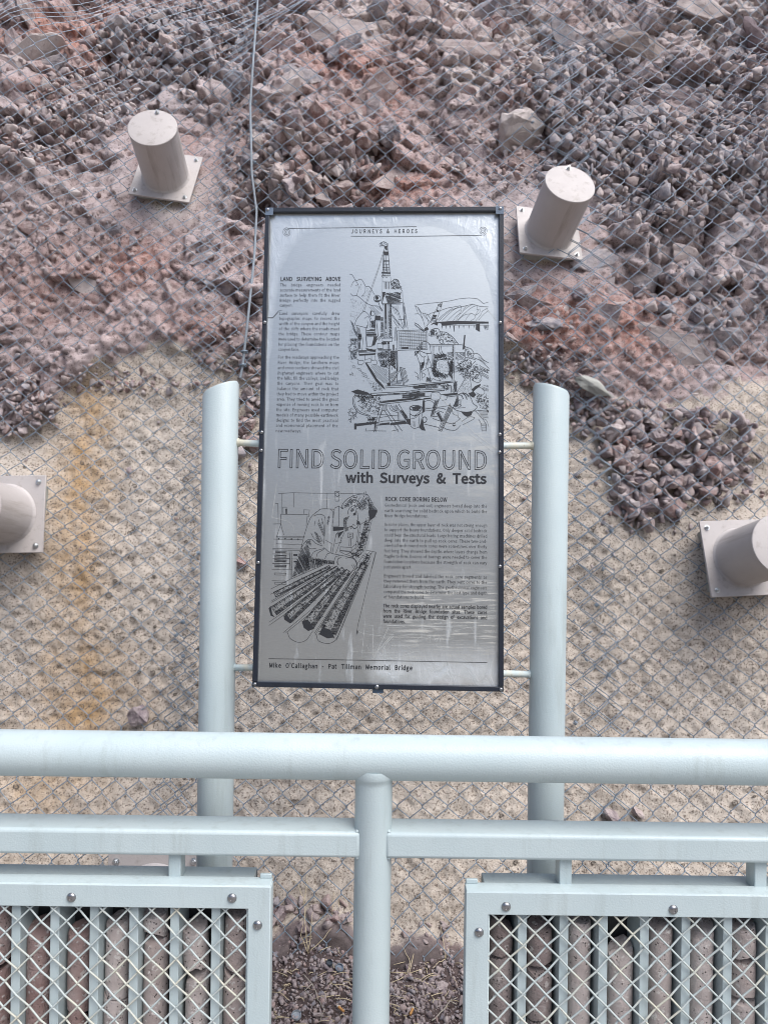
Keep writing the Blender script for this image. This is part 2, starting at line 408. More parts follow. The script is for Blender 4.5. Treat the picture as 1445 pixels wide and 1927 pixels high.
for _ in range(70):
    ST.append((random.uniform(0, 1445), random.uniform(760, 1640), random.uniform(4, 9), .1, 0))
BIG = [(600, 275, 48, .1), (645, 325, 54, .1), (690, 318, 40, .1), (560, 262, 40, .1), (525, 368, 62, 0), (1185, 232, 56, .2), (1215, 222, 44, .1),
       (1140, 300, 46, .1), (930, 60, 74, 0), (1225, 145, 70, -.1), (55, 30, 60, .1), (30, 80, 54, 0), (1010, 330, 44, 0),
       (735, 255, 60, -.1), (700, 205, 52, 0), (840, 200, 56, -.1), (880, 250, 40, 0), (1090, 555, 46, 0), (960, 640, 44, .1), (1000, 690, 36, .1), (470, 745, 42, .2),
       (466, 800, 40, .2), (1290, 430, 52, 0), (1360, 300, 60, 0), (1300, 250, 50, 0), (575, 330, 44, .2), (500, 250, 52, 0), (440, 150, 64, -.1), (400, 120, 40, .1),
       (230, 60, 46, .2), (320, 90, 40, .3), (360, 90, 38, .3), (290, 170, 40, .2), (1080, 130, 60, 0), (1020, 90, 70, -.1), (1125, 820, 34, .2), (1150, 770, 40, .1),
       (1200, 820, 40, .4), (1330, 880, 44, .4), (1260, 910, 44, .5), (1170, 880, 52, .3), (1215, 950, 40, .4), (1290, 800, 38, .3), (1260, 960, 34, .4), (1180, 960, 38, .3)]
for (u0, v0, u1, v1, n) in ((470, 10, 720, 250, 16), (800, 20, 1010, 340, 16), (1120, 0, 1445, 250, 18), (1060, 480, 1445, 700, 22), (0, 0, 130, 240, 8), (20, 330, 440, 620, 14), (960, 540, 1080, 700, 5)):
    for _ in range(n): BIG.append((random.uniform(u0, u1), random.uniform(v0, v1), random.uniform(44, 120), random.uniform(-.22, -.08), 2))
ST += [(random.uniform(508, 650), random.uniform(1690, 1745), random.uniform(8, 42), .1, 0) for _ in range(34)] + [(random.uniform(740, 880), random.uniform(1735, 1775), random.uniform(6, 20), .1, 0) for _ in range(16)]
SLABS = [(1300, 545, 200), (1185, 545, 130), (1250, 650, 150), (640, 60, 160), (700, 175, 130), (880, 95, 170), (1085, 75, 150), (55, 110, 150), (560, 140, 120), (1330, 35, 150), (850, 230, 130),
         (745, 330, 120), (60, 420, 130), (180, 540, 120), (330, 560, 120), (1120, 490, 110), (1380, 440, 120), (480, 190, 110), (930, 10, 140), (790, 20, 120), (1040, 610, 110)]
BIG += [(u_, v_, s_, -.05, 3) for u_, v_, s_ in SLABS]
for _ in range(90): ST.append((random.gauss(1230, 110), random.gauss(935, 55), random.uniform(4, 13), .1, 0))
ST += [q if len(q) == 5 else q + (0,) for q in BIG]
ANCH_PX = [(319, 342), (1030, 443), (4, 968), (1393, 1052), (300, 1685)]
ST = [s for s in ST if all(abs(s[0]-a) > 88 or abs(s[1]-b) > 88 for a, b in ANCH_PX)]
ST.sort(key=lambda s: -s[2])
A = np.array(ST); X, Y, H = hit(A[:, 0], A[:, 1])
SIZE = A[:, 2]*Y/FPX*1.12
lift = np.where(A[:, 4] == 1, A[:, 3], A[:, 3]*SIZE)
YC = Y - lift
qs = rng.normal(size=(len(ST), 4)); qs /= np.linalg.norm(qs, axis=1)[:, None]
pk = rng.integers(0, len(PROTO), len(ST)); tint = rng.random(len(ST))
uu, vv_ = A[:, 0], A[:, 1]; cool = ((uu > 1000) & (vv_ < 640)) | ((uu > 190) & (uu < 480) & (vv_ < 320)); warm_ = ~cool & (vv_ < 740)
pick = rng.random(len(ST))
tint = np.where(cool, np.where(pick < .62, rng.uniform(0, .24, len(ST)), np.where(pick < .8, rng.uniform(.5, .74, len(ST)), rng.uniform(.8, 1, len(ST)))), tint)
tint = np.where(warm_, np.where(pick < .42, rng.uniform(.3, .5, len(ST)), np.where(pick < .68, rng.uniform(.52, .76, len(ST)), np.where(pick < .82, rng.uniform(0, .24, len(ST)), rng.uniform(.8, 1, len(ST))))), tint)
tint = np.where(~cool & ~warm_, np.where(pick < .5, rng.uniform(.8, 1, len(ST)), np.where(pick < .75, rng.uniform(.3, .5, len(ST)), rng.uniform(.05, .7, len(ST)))), tint); asp = rng.uniform(.75, 1.2, (len(ST), 3))
flat = np.where(A[:, 4] >= 2)[0]                    # bedrock slabs lie in the face of the slope
for k in flat:
    asp[k] = (1.1, .42, .85) if A[k, 4] == 2 else (1.0, .34, .62); an = rng.uniform(-.9, .9)/2; tl = rng.normal(size=2)*.16
    q = np.array([math.cos(an), tl[0]+.12, math.sin(an), tl[1]]); qs[k] = q/np.linalg.norm(q)
TOP = 300; vv = []; ff = []; tt = []; nv = 0
for k in range(len(ST)):
    if k < TOP:
        o = bpy.data.objects.new('stone', ROUGH[pk[k]]); COL.objects.link(o); o.parent = SLOPE; o['stone_tone'] = float(tint[k])
        o.rotation_mode = 'QUATERNION'; o.rotation_quaternion = qs[k]; o.location = (X[k], YC[k], H[k]+EYE)
        o.scale = tuple(SIZE[k]*asp[k])
    else:
        R = rot_from(qs[k]); v = (PV[pk[k]]*asp[k]*SIZE[k]) @ R.T + (X[k], YC[k], H[k]+EYE)
        vv.append(v); ff.append(PF[pk[k]]+nv); nv += len(v); tt.append(np.full(len(v), tint[k], np.float32))
me = np_mesh('rubble', np.concatenate(vv), np.concatenate(ff), M_STONE)
me.attributes.new('tint', 'FLOAT', 'POINT').data.foreach_set('value', np.concatenate(tt))
tag(link('rubble', me, SLOPE), kind='stuff')
M_PIT = m_plain('blow_hole_grey', (.24, .205, .17), .9)
# blow-hole rims left in the sprayed concrete
mb = MB()
for _ in range(170):
    u, v = random.uniform(-30, 1480), random.uniform(860, 1700)
    if random.random() < .35: u = random.uniform(150, 380); v = random.uniform(840, 1380)
    x, y, h = (float(q) for q in hit(u, v)); r = random.uniform(.005, .012); ph = random.uniform(0, 6.3)
    tilt = random.uniform(.4, .9)
    pts = [(x + r*math.cos(q*2*math.pi/10+ph)*1.0, y - .004 + random.uniform(-.001, .001), h+EYE + r*math.sin(q*2*math.pi/10+ph)*tilt*1.2) for q in range(random.choice((9, 10, 11)))]
    mb.tube(pts, random.uniform(.0014, .0024), 5)
tag(mb.build('blow_hole_rim', M_PIT, SLOPE, 180), kind='stuff')

# a few loose stones that hang by themselves behind the netting
def loose(name, label, u, v, s, k, sc, lift=.3, mat=None, q=None, tone=.92):
    x, y, h = (float(c) for c in hit(u, v)); S = s*y/FPX
    me = ROUGH[k].copy(); me.name = name
    if mat: me.materials.clear(); me.materials.append(mat)
    o = link(name, me); o['stone_tone'] = tone; o.location = (x, y-lift*S, h+EYE); o.rotation_euler = q or (.4, .7, .3); o.scale = tuple(S*c for c in sc)
    return tag(o, label, 'rock')
loose('fallen_rock', 'dark purple rock caught in the netting just above the top rail at left', 266, 1343, 48, 3, (1, 1, .9), .35, None, (.3, 1.2, -.5))
loose('fallen_rock', 'small reddish rock on the concrete between the left sign post and the sign', 456, 1058, 32, 5, (.8, 1, 1), .2, tone=.36)
loose('fallen_rock', 'dark rock between top rail and middle rail, right of right sign post', 1150, 1530, 44, 7, (1.2, 1, .8), .25)
loose('fallen_rock', 'pale round rock between top rail and middle rail, right of right sign post', 1197, 1526, 34, 2, (1, 1, .9), .3, tone=.6)
loose('fallen_rock', 'small dark pointed stone alone on the concrete beside the rust stain', 244, 886, 22, 9, (.8, 1, 1.1), .2)
def m_slab():
    t_ = NT('grey_green_slab'); n = t_.noise(40, 6)
    return t_.done(t_.mix(n, (.30, .305, .28), (.42, .42, .385)), .85, 0, t_.bump(n, .4, .01))
M_SLAB = m_slab()
loose('rock_slab', 'flat grey green slab of rock tilted above the right sign post', 1108, 728, 84, 4, (1.05, .5, .55), .18, M_SLAB, (.35, .55, .1))

def m_tinted(name, c1, c2, c3):
    t_ = NT(name); n = t_.noise(3.2, 7, .7); c_ = t_.mix(t_.rng(n, .35, .65), c1, c2)
    c_ = t_.mix(t_.rng(t_.noise(11, 6, .75), .55, .68, 0, .8), c_, c3)
    return t_.done(c_, .85, 0, t_.bump(t_.noise(14, 6, .7), .5, .05))
loose('boulder', 'large pale angular boulder up the slope, above the rock anchor right of the sign', 972, 260, 134, 6, (.95, .7, .95), .16, m_tinted('pale_boulder', (.43, .375, .355), (.55, .495, .475), (.28, .235, .225)), (.2, .5, .9))
loose('boulder', 'broad brown slab of rock near the top of the slope, right of the pale boulder', 1192, 96, 124, 12, (1.1, .5, .8), .02, m_tinted('brown_boulder', (.27, .215, .195), (.36, .30, .275), (.17, .135, .13)), (.1, .3, .2))
loose('boulder', 'dark purple block of rock in the top right corner of the slope', 1408, 84, 140, 9, (1.1, .5, .9), .05, m_tinted('dark_boulder', (.12, .088, .098), (.19, .145, .155), (.27, .22, .22)), (.6, .2, .4))

# ------------------------------------------------------------------ ground
gx = np.arange(-2.9, 2.91, .03); gy = np.arange(1.62, 3.05, .03)
X2, Y2 = np.meshgrid(gx, gy)
def ground_z(x, y): return .0 + .05*np.clip((y-2.25)/.4, 0, 1)**2 + .045*fbm(x, y, 4, 5, 3) + .012*fbm(x, y, 17, 6, 2)
Z2 = ground_z(X2, Y2)
ii = np.arange(X2.size).reshape(X2.shape)
f2 = np.stack([ii[:-1, :-1], ii[:-1, 1:], ii[1:, 1:], ii[1:, :-1]], -1).reshape(-1, 4)
tag(link('gravel_bed', np_mesh('gravel_bed', np.stack([X2, Y2, Z2], -1).reshape(-1, 3), f2, M_GROUND, True)), kind='structure')
mb = MB(); mb.box((0, -.42, -.06), (60, 4.1, .12)); tag(mb.build('walkway', M_CONC), kind='structure')
mb = MB(); mb.add([(-400, -400, -.2), (400, -400, -.2), (400, 40, -.2), (-400, 40, -.2)], [(0, 1, 2, 3)]); tag(mb.build('ground', M_HILL), kind='structure')
# canyon side across the road, seen only as a reflection in the sign
cx = np.linspace(-220, 220, 60); cy = np.linspace(0, 1, 20); A1, B1 = np.meshgrid(cx, cy)
hz = (31 + 18*fbm(A1, A1*0, .012, 3, 4))*B1**.8 + 3*fbm(A1, B1*40, .06, 7, 4)*B1
ii = np.arange(A1.size).reshape(A1.shape); f2 = np.stack([ii[:-1, :-1], ii[:-1, 1:], ii[1:, 1:], ii[1:, :-1]], -1).reshape(-1, 4)
tag(link('hillside', np_mesh('hillside', np.stack([A1, -40-B1*50, hz-.3], -1).reshape(-1, 3), f2, M_HILL, True)), kind='structure')
# gravel
GV = []; GF = []
for k in range(16):
    r = random.Random(500+k); bm = bmesh.new()
    for _ in range(r.randint(8, 11)):
        p = Vector((r.gauss(0, 1), r.gauss(0, 1), r.gauss(0, 1))).normalized()*r.uniform(.8, 1.05); bm.verts.new((p.x*.56, p.y*.46, p.z*.40))
    bmesh.ops.convex_hull(bm, input=bm.verts[:]); bmesh.ops.triangulate(bm, faces=bm.faces[:]); bm.verts.index_update()
    GV.append(np.array([v.co[:] for v in bm.verts])); GF.append(np.array([[v.index for v in f.verts] for f in bm.faces])); bm.free()
vv = []; ff = []; tt = []; nv = 0
for k in range(12000):
    x = random.uniform(-.48, .34) if k < 10500 else random.uniform(-2.2, 2.2); y = random.uniform(1.9, 2.75)
    s = .005*(6.5)**(random.random()**2.3); z = float(ground_z(np.float64(x), np.float64(y))) + s*.15
    q = rng.normal(size=4); q /= np.linalg.norm(q); p = random.randrange(16)
    v = (GV[p]*s) @ rot_from(q).T + (x, y, z); vv.append(v); ff.append(GF[p]+nv); nv += len(v); tt.append(np.full(len(v), random.choice((random.uniform(.84, .95), random.uniform(.84, .95), random.uniform(.84, .95), random.uniform(0, .12), random.uniform(.3, .7))), np.float32))
me = np_mesh('gravel', np.concatenate(vv), np.concatenate(ff), M_STONE)
me.attributes.new('tint', 'FLOAT', 'POINT').data.foreach_set('value', np.concatenate(tt))
tag(link('gravel', me), kind='stuff')

# ------------------------------------------------------------------ chain-link netting
FN = HY.copy()
for k in range(len(ST)):
    if SIZE[k] < .02: continue
    r = max(1, int(SIZE[k]*.42/STEP)); i = int(round((X[k]-xs[0])/STEP)); j = int(round((H[k]-hs[0])/STEP))
    if 0 <= i < nx and 0 <= j < nh:
        s = FN[max(0, j-r):j+r+1, max(0, i-r):i+r+1]; np.minimum(s, YC[k]-.40*SIZE[k], out=s)
def minf(F, r):
    for ax in (0, 1):
        G = F.copy()
        for d in range(1, r+1):
            a = np.roll(F, d, ax); b = np.roll(F, -d, ax)
            G = np.minimum(G, np.minimum(a, b))
        F = G
    return F
def blur(F, r, it):
    for _ in range(it):
        for ax in (0, 1):
            Q = np.pad(F, [(r+1, r) if k == ax else (0, 0) for k in (0, 1)], mode='edge'); c = np.cumsum(Q, ax)
            n = F.shape[ax]
            F = (np.take(c, range(2*r+1, 2*r+1+n), ax) - np.take(c, range(0, n), ax))/(2*r+1)
    return F
NET = blur(minf(FN, 2), 11, 3) - .014
def netting(name, label, x0, x1, h0, h1, dx, lift, seed):
    W = .049; HH = .046; r = .00195; mb_v = []; mb_f = []; base = 0
    n = int((x1-x0)/W); lv = [h0]
    while lv[-1] < h1: lv.append(lv[-1] + np.interp(lv[-1], [-1.5, .3, 3.2], [.043, .045, .060]))
    lv = np.array(lv); m = len(lv)-1
    for i in range(n):
        xc = x0 + (i+.5)*W; ks = np.arange(m+1); sgn = np.where((ks+i) % 2 == 0, 1., -1.)
        # two points at each knuckle, strands alternate in front of and behind one another
        hh = np.repeat(lv, 2) + np.tile([-.0035, .0035], m+1)
        xx = np.repeat(xc + sgn*(W/2+.0012), 2)
        fr = np.empty(2*(m+1)); fr[0::2] = np.where(sgn > 0, -1, 1); fr[1::2] = np.where(sgn > 0, 1, -1)
        wx = .030*fbm(xx*0+xc, hh, .8, seed, 3) + .012*fbm(xx, hh, 3, seed+5, 2) + dx*(hh-h0)
        wh = .030*fbm(xx, hh, .7, seed+9, 3) + .010*fbm(xx, hh, 4, seed+3, 2)
        xx = xx + wx; hh = hh + wh
        yy = surf(np.clip(xx, -2.94, 2.94), np.clip(hh, -1.74, 3.7), NET) - lift + fr*r*1.1 + .006*fbm(xx, hh, 5, seed+7, 2)
        p = np.stack([xx, yy, hh+EYE], 1)
        d = np.gradient(p, axis=0); d /= np.linalg.norm(d, axis=1)[:, None]
        a = np.cross(d, (0, 1., 0)); a /= np.linalg.norm(a, axis=1)[:, None]; b = np.cross(d, a)
        ring = np.stack([p+a*r, p+b*r, p-a*r, p-b*r], 1).reshape(-1, 3)
        k = len(p); q = np.arange(k-1)[:, None]*4
        f = np.concatenate([np.stack([q[:, 0]+c, q[:, 0]+(c+1) % 4, q[:, 0]+4+(c+1) % 4, q[:, 0]+4+c], 1) for c in range(4)])
        mb_v.append(ring); mb_f.append(f+base); base += len(ring)
    me = np_mesh(name, np.concatenate(mb_v), np.concatenate(mb_f), M_GALV, True)
    return tag(link(name, me), label, 'chain-link mesh', 'chain-link mesh sheets laid over the slope')
netting('chain_link_mesh', 'sheet of galvanised chain-link mesh over the slope left of the steel cable', -2.85, -.70, -1.56, 3.45, -.004, .004, 3)
netting('chain_link_mesh', 'middle sheet of galvanised chain-link mesh over the slope behind the sign', -.86, .96, -1.56, 3.45, .003, 0, 14)
netting('chain_link_mesh', 'sheet of galvanised chain-link mesh over the slope right of the right sign post', .80, 2.85, -1.56, 3.45, .004, .005, 27)

M_CABLE = m_plain('dull_cable_zinc', (.30, .34, .38), .6, (.20, .23, .26), 50)
# steel cable down the seam, with the clip that ends it
pts = []
cu = np.interp(np.linspace(-40, 714, 90), [-40, 110, 200, 330, 400, 480, 600, 690, 714], [489, 478, 472, 475, 484, 480, 468, 458, 453])
cv = np.linspace(-40, 714, 90)
x, y, h = hit(cu, cv, NET)
line = [Vector((x[k], y[k]-.012, h[k]+EYE)) for k in range(90)]
cable = thing('steel_cable', 'grey steel cable running down the seam of the netting, left of the sign', 'cable', line[-1])
Ti = Matrix.Translation(-line[-1])
mb = MB()
for s in range(5):                                   # twisted strands
    sp = []
    fine = [line[i].lerp(line[i+1], q/6) for i in range(89) for q in range(6)]
    for i, p in enumerate(fine):
        a_ = i*.62 + s*2*math.pi/5; sp.append(Ti @ (p + Vector((math.cos(a_)*.0034, math.sin(a_)*.0034, 0))))
    mb.tube(sp, .0025, 5)
mb.build('strand', M_CABLE, cable, 180)
for k, t_ in ((86, .011), (83, .011)):
    mb = MB(); mb.tube([Ti @ line[k] + Vector((math.cos(q)*.013, math.sin(q)*.012, (q-3)*.001)) for q in np.linspace(0, 6.28, 14)], .004, 6); mb.build('cable_clip', M_GALV, cable, 60)
# hog rings and lacing wire where the sheets overlap
mb = MB()
for (u0, u1, va, vb, n) in ((330, 400, 860, 1380, 16), (1075, 1150, 850, 1390, 16), (465, 500, 20, 380, 14), (1000, 1040, 60, 330, 8)):
    for k in range(n):
        u = random.uniform(u0, u1); v = va + (vb-va)*(k+random.random()*.7)/n
        x, y, h = (float(c) for c in hit(u, v, NET)); an = random.uniform(.3, 1.2)*random.choice((1, -1))
        c = Vector((x, y-.004, h+EYE))
        ax = Vector((math.cos(an), 0, math.sin(an))); bx = Vector((-math.sin(an)*.25, -1, math.cos(an)*.25))
        for turn in range(random.choice((1, 2, 3))):
            mb.tube([c + ax*(turn*.0045) + (Vector((-math.sin(an), 0, math.cos(an)))*math.cos(q) + Vector((0, -1, 0))*math.sin(q))*.0075 for q in np.linspace(0, 6.28, 9)], .0018, 4)
tag(mb.build('tie_wire', M_GALV, None, 180), kind='stuff')

# ------------------------------------------------------------------ rock anchors with painted caps
def anchor(label, u, v, n, rot, L, s=1.0, has_cap_bolt=True):
    x, y, h = (float(c) for c in hit(u, v)); n = Vector(n).normalized()
    c = Vector((x, y, h+EYE)) + n*.03
    X_ = Vector((0, 0, 1)).cross(n)*1.0; X_.normalize(); X_ = -X_ if X_.x < 0 else X_
    Z_ = n; Y_ = Z_.cross(X_)
    M = Matrix((X_, Y_, Z_)).transposed().to_4x4(); M = Matrix.Translation(c) @ M @ Matrix.Rotation(rad(rot), 4, 'Z') @ Matrix.Scale(s, 4)
    t = thing('rock_anchor', label, 'rock anchor', matrix=M, group='rock anchors bolted to the slope')
    mb = MB(); mb.box((0, 0, -.035), (.27, .27, .085)); mb.build('grout_pad', M_SLAB, t)
    mb = MB(); mb.box((0, 0, .014), (.338, .338, .012)); mb.build('bearing_plate', M_ANCH, t, None, .0025)
    R = .125
    mb = MB(); mb.lathe([(R+.009, .0205), (R+.006, .024), (R+.001, .029), (R, .034), (R, L-.010)], 56); mb.build('cover_pipe', M_ANCH, t, 40)
    mb = MB(); mb.lathe([(R+.0012, L-.009), (R+.0022, L-.006), (R+.0022, L-.001), (R, L+.002), (R-.004, L+.003), (0.0005, L+.0035)], 56); mb.build('end_cap', M_ANCH, t, 35)
    def bolt(px, py, z, s=1):
        b = MB(); b.lathe([(.0125*s, z), (.0125*s, z+.002)], 16, Matrix.Translation((px, py, 0)))
        b.lathe([(.0098*s, z+.002), (.0098*s, z+.008*s), (.008*s, z+.0098*s)], 6, Matrix.Translation((px, py, 0)) @ Matrix.Rotation(px*9, 4, 'Z'))
        b.lathe([(.0048*s, z+.0095*s), (.0048*s, z+.015*s), (.004*s, z+.016*s)], 10, Matrix.Translation((px, py, 0)))
        b.build('bolt', M_ZINC, t, 40)
    for px in (-.139, .139):
        for py in (-.139, .139): bolt(px, py, .0202)
    if has_cap_bolt: bolt(.0, .104, L+.0034, 1.05)
    return t
anchor("taupe rock anchor with pipe cover on square plate, upper left of the sign", 317, 344, (.05, -.92, .36), -8, .325, .86)
anchor("taupe rock anchor with pipe cover on square plate, right of the sign top", 1026, 452, (.13, -.92, .44), -4, .325, .875)
anchor("taupe rock anchor cut by the left photo edge, beside the rust stained concrete", 23, 970, (-.02, -1, .12), 1.5, .28, .94)
anchor("taupe rock anchor cut by the right photo edge, below the caught rubble pile", 1383, 1053, (.08, -.94, .24), 2.5, .30, .92)
anchor("taupe rock anchor mostly hidden below the middle rail, behind the left sign post", 298, 1687, (0, -1, .12), 1, .26)

# ------------------------------------------------------------------ railing
YR = 1.52
rail = thing('railing', "pale green grey steel railing, round top rail and square middle rail across the view", 'railing', (-.0142, YR, 0))
def at(o): return Matrix.Translation(-o.matrix_world.translation if o.matrix_world.translation.length else -Vector(o.location))
TR = Matrix.Translation((.0142, -YR, 0))
zt = EYE - .5245; RT = .0472
mb = MB(); mb.tube([TR @ Vector((x, YR, zt)) for x in np.linspace(-2.9, 2.9, 30)], RT, 40); mb.build('top_rail', M_RAIL, rail, 40)
zm = EYE - .674
for x0, x1 in ((-2.9, -2.430), (-2.378, -.0142-.026), (-.0142+.026, 2.350), (2.402, 2.9)):
    mb = MB(); mb.box(TR @ Vector(((x0+x1)/2, 1.530, zm-.027)), (x1-x0, .080, .054)); mb.build('middle_rail', M_RAIL, rail, None, .0075, None, 3)
for px in (-2.404, -.0142, 2.376):
    o = TR @ Vector((px, YR, 0)); mb = MB()
    mb.lathe([(.0397, -.02), (.0397, zt-.052), (.0405, zt-.046), (.0440, zt-.040), (.0475, zt-.034), (.046, zt-.02)], 36, Matrix.Translation(o))
    post = mb.build('post', M_RAIL, rail, 40)
    mb = MB(); mb.lathe([(.09, -.002), (.09, .012), (.05, .014)], 28, Matrix.Translation(o)); mb.build('base_flange', M_RAIL, post, 30)
    if px == -.0142:                                 # weld beads where the middle rail meets the post
        for sx in (-1, 1):
            for zz in (zm+.0005, zm-.0545):
                mb = MB(); mb.tube([o + Vector((sx*.0335, -.026 + .058*q, zz)) for q in np.linspace(0, 1, 14)], .0036, 7, True, [.0032+.0008*random.random() for _ in range(14)])
                mb.build('weld_bead', M_RAIL, post, 180)

# ------------------------------------------------------------------ display cases with the rock cores
YF = 1.470                                           # front face of the frames
def case(label, u_in, side, zc, divs, tabs, screws, wire_uv):
    """side -1: case left of the post (open end to the left); +1 right"""
    xi = ray(u_in, 1700)[0]*YF                       # inner outer edge (nearest the post)
    Lc = 1.62; xo = xi + side*Lc; xm = (xi+xo)/2; bot = .20; top = zc
    t = thing('display_case', label, 'display case', (xm, YF, bot), 'display cases hung on the railing')
    T = Matrix.Translation((-xm, -YF, -bot)); fw = .0465; lz = .0405
    def bx(name, x0, x1, y0, y1, z0, z1, mat=M_RAIL, bev=.002):
        m = MB(); m.box(T @ Vector(((x0+x1)/2, (y0+y1)/2, (z0+z1)/2)), (abs(x1-x0), abs(y1-y0), abs(z1-z0))); return m.build(name, mat, t, None, bev)
    a, b = sorted((xi, xo))
    m = MB(); y0, y1 = YF, YF+.004                    # welded front frame with its window
    O = [(a, bot), (b, bot), (b, top), (a, top)]; I = [(a+fw, bot+fw), (b-fw, bot+fw), (b-fw, top-fw), (a+fw, top-fw)]
    V_ = [T @ Vector((p[0], yy, p[1])) for yy in (y0, y1) for p in O+I]; F_ = []
    for k in range(4):
        k2 = (k+1) % 4
        F_ += [(k, k2, 4+k2, 4+k), (8+k, 8+k2, 12+k2, 12+k), (k, k2, 8+k2, 8+k), (4+k, 4+k2, 12+k2, 12+k)]
    m.add(V_, F_); m.build('front_frame', M_RAIL, t, None, .0016)
    bx('top_angle', a+.001, b-.001, YF+.0042, YF+.042, top-.005, top-.0005)
    for q in (a, b-.004): bx('side_plate', q, q+.004, YF+.0045, YF+.038, bot+.002, top-.0055)
    for q in (a+.046, b-.050): bx('box_end', q, q+.004, YF+.0045, YF+.100, bot+.011, top-.0145)
    bx('lid', a+.0445, b-.0445, YF+.0424, YF+.100, top-.014, top-.009)
    bx('floor_plate', a+.0445, b-.0445, YF+.0045, YF+.098, bot+.004, bot+.010)
    bx('back_panel', a+.0445, b-.0445, YF+.0985, YF+.102, bot+.010, top-.011, M_DARK)
    e_ = xi - side*.0; bx('corner_lug', *sorted((xi+side*.003, xi+side*.028)), YF+.034, YF+.0415, top-.001, top+.009)
    for k in divs: bx('divider', k-.0095, k+.0095, YF+.016, YF+.096, bot+.0105, top-.0105, M_RAIL, .0015)
    for u, wpx in tabs:
        xx = ray(u, 1632)[0]*1.525; bx('hanger_tab', xx-wpx/2, xx+wpx/2, 1.508, 1.546, top-.0088, zm-.0545)
    for u, v in screws:
        p = P(u, v, YF); m = MB(); M = Matrix.Translation(T @ p) @ Matrix.Rotation(rad(90), 4, 'X')
        m.lathe([(.0098, 0), (.0096, .0014), (.0084, .0034), (.006, .0050), (.0034, .0057), (.0030, .0046), (.0004, .0044)], 20, M); m.build('screw', M_SCREW, t, 50)
    # woven wire mesh: two sets of crimped wires at 45 degrees
    D = .0508; yw = YF+.0075; x0, x1 = a+.030, b-.030; z0, z1 = bot+.030, top-.030
    p0 = P(*wire_uv, yw); m = MB(); r = .00215; pitch = D/2
    for s in (1, -1):
        c0 = p0.z - s*p0.x                            # line z = s*x + c
        kmin = int(((z0 - max(s*x0, s*x1)) - c0)/D) - 2; kmax = int(((z1 - min(s*x0, s*x1)) - c0)/D) + 2
        for k in range(kmin, kmax+1):
            c = c0 + k*D
            # clip in the window
            xa, xb = (max(x0, min((z0-c)/s, (z1-c)/s)), min(x1, max((z0-c)/s, (z1-c)/s)))
            if xb - xa < .01: continue
            n0 = math.ceil((xa-p0.x)/pitch*2); n1 = math.floor((xb-p0.x)/pitch*2)
            xsn = [xa] + [p0.x + q*pitch/2 for q in range(n0, n1+1)] + [xb]
            pts = []
            for xx in xsn:
                ph = (xx-p0.x)/pitch
                off = -s*.0021*math.cos(math.pi*(ph))*(1 if k % 2 == 0 else -1)
                pts.append(T @ Vector((xx, yw + off, s*xx + c)))
            m.tube(pts, r, 6)
    tag(m.build('wire_mesh', M_WIRE, t, 180), kind='stuff')
    return t, T, bot, top
dl = [ray(u, 1740)[0]*1.487 for u in (-45.5, 31, 104, 178, 252.5, 329, 406.5)]; dl = [dl[0]-.0838*k for k in range(9, 0, -1)] + dl
dr = [ray(u, 1740)[0]*1.487 for u in (982.5, 1060.5, 1134.5, 1212, 1290, 1368.5, 1448)]; dr = dr + [dr[-1]+.0858*k for k in range(1, 10)]
zcL = EYE + ray(460, 1668.5)[1]*YF; zcR = EYE + ray(925, 1679.5)[1]*YF
dl = [d for d in dl if d > ray(509, 1700)[0]*YF - 1.55]; dr = [d for d in dr if d < ray(877, 1700)[0]*YF + 1.55]
case("pale mesh fronted display case of rock cores, left of the railing post", 509, -1, zcL, dl, [(333, .026)], [(135, 1688.5), (437, 1690), (485, 1741), (-170, 1685)], (33.3, 1733))
case("pale mesh fronted display case of rock cores, right of the railing post", 877, 1, zcR, dr, [(1060, .026), (1423, .026)], [(952, 1706), (1266, 1711.5), (901, 1754.5)], (938, 1733))

def m_core(name, a, b, speck, pore=.5):
    t = NT(name); r = t.n('ShaderNodeObjectInfo').outputs['Random']; g = t.n('ShaderNodeNewGeometry').outputs['Position']
    c = t.mix(t.rng(t.noise(14, 5, .6, g), .34, .66), a, b)
    c = t.mix(t.math('MULTIPLY', r, .65), c, (a[0]*.82, a[1]*.74, a[2]*.72))
    gd = t.mix(.03, g, t.n('ShaderNodeTexNoise').outputs['Color']); gn = gd.node; nn = gn.inputs[7].links[0].from_node; nn.inputs['Scale'].default_value = 70; t.put(nn.inputs['Vector'], g)
    v = t.voro(75, 'F1', gd); vc = t.voro(75, 'F1', gd, 'Color')
    s = t.n('ShaderNodeSeparateColor'); t.put(s.inputs[0], vc)
    c = t.mix(t.math('MULTIPLY', t.rng(v, .42, .30), t.rng(s.outputs[0], .62, .70)), c, speck)
    pr = t.math('MULTIPLY', t.rng(t.voro(150, 'F1', g), .30, .2), t.rng(t.noise(60, 3, .6, g), .5, .6))
    c = t.mix(t.math('MULTIPLY', pr, pore), c, (.03, .024, .024))
    h = t.math('SUBTRACT', t.noise(160, 4, .7, g), pr)
    return t.done(c, .8, 0, t.bump(h, .9, .006), .25)
M_C1 = m_core('red_breccia_core', (.31, .21, .195), (.52, .435, .415), (.52, .47, .45), .5)
M_C2 = m_core('grey_vesicular_core', (.48, .415, .395), (.66, .595, .57), (.70, .66, .63), .9)
M_C3 = m_core('dark_brown_core', (.29, .24, .232), (.42, .365, .35), (.54, .49, .475), .8)
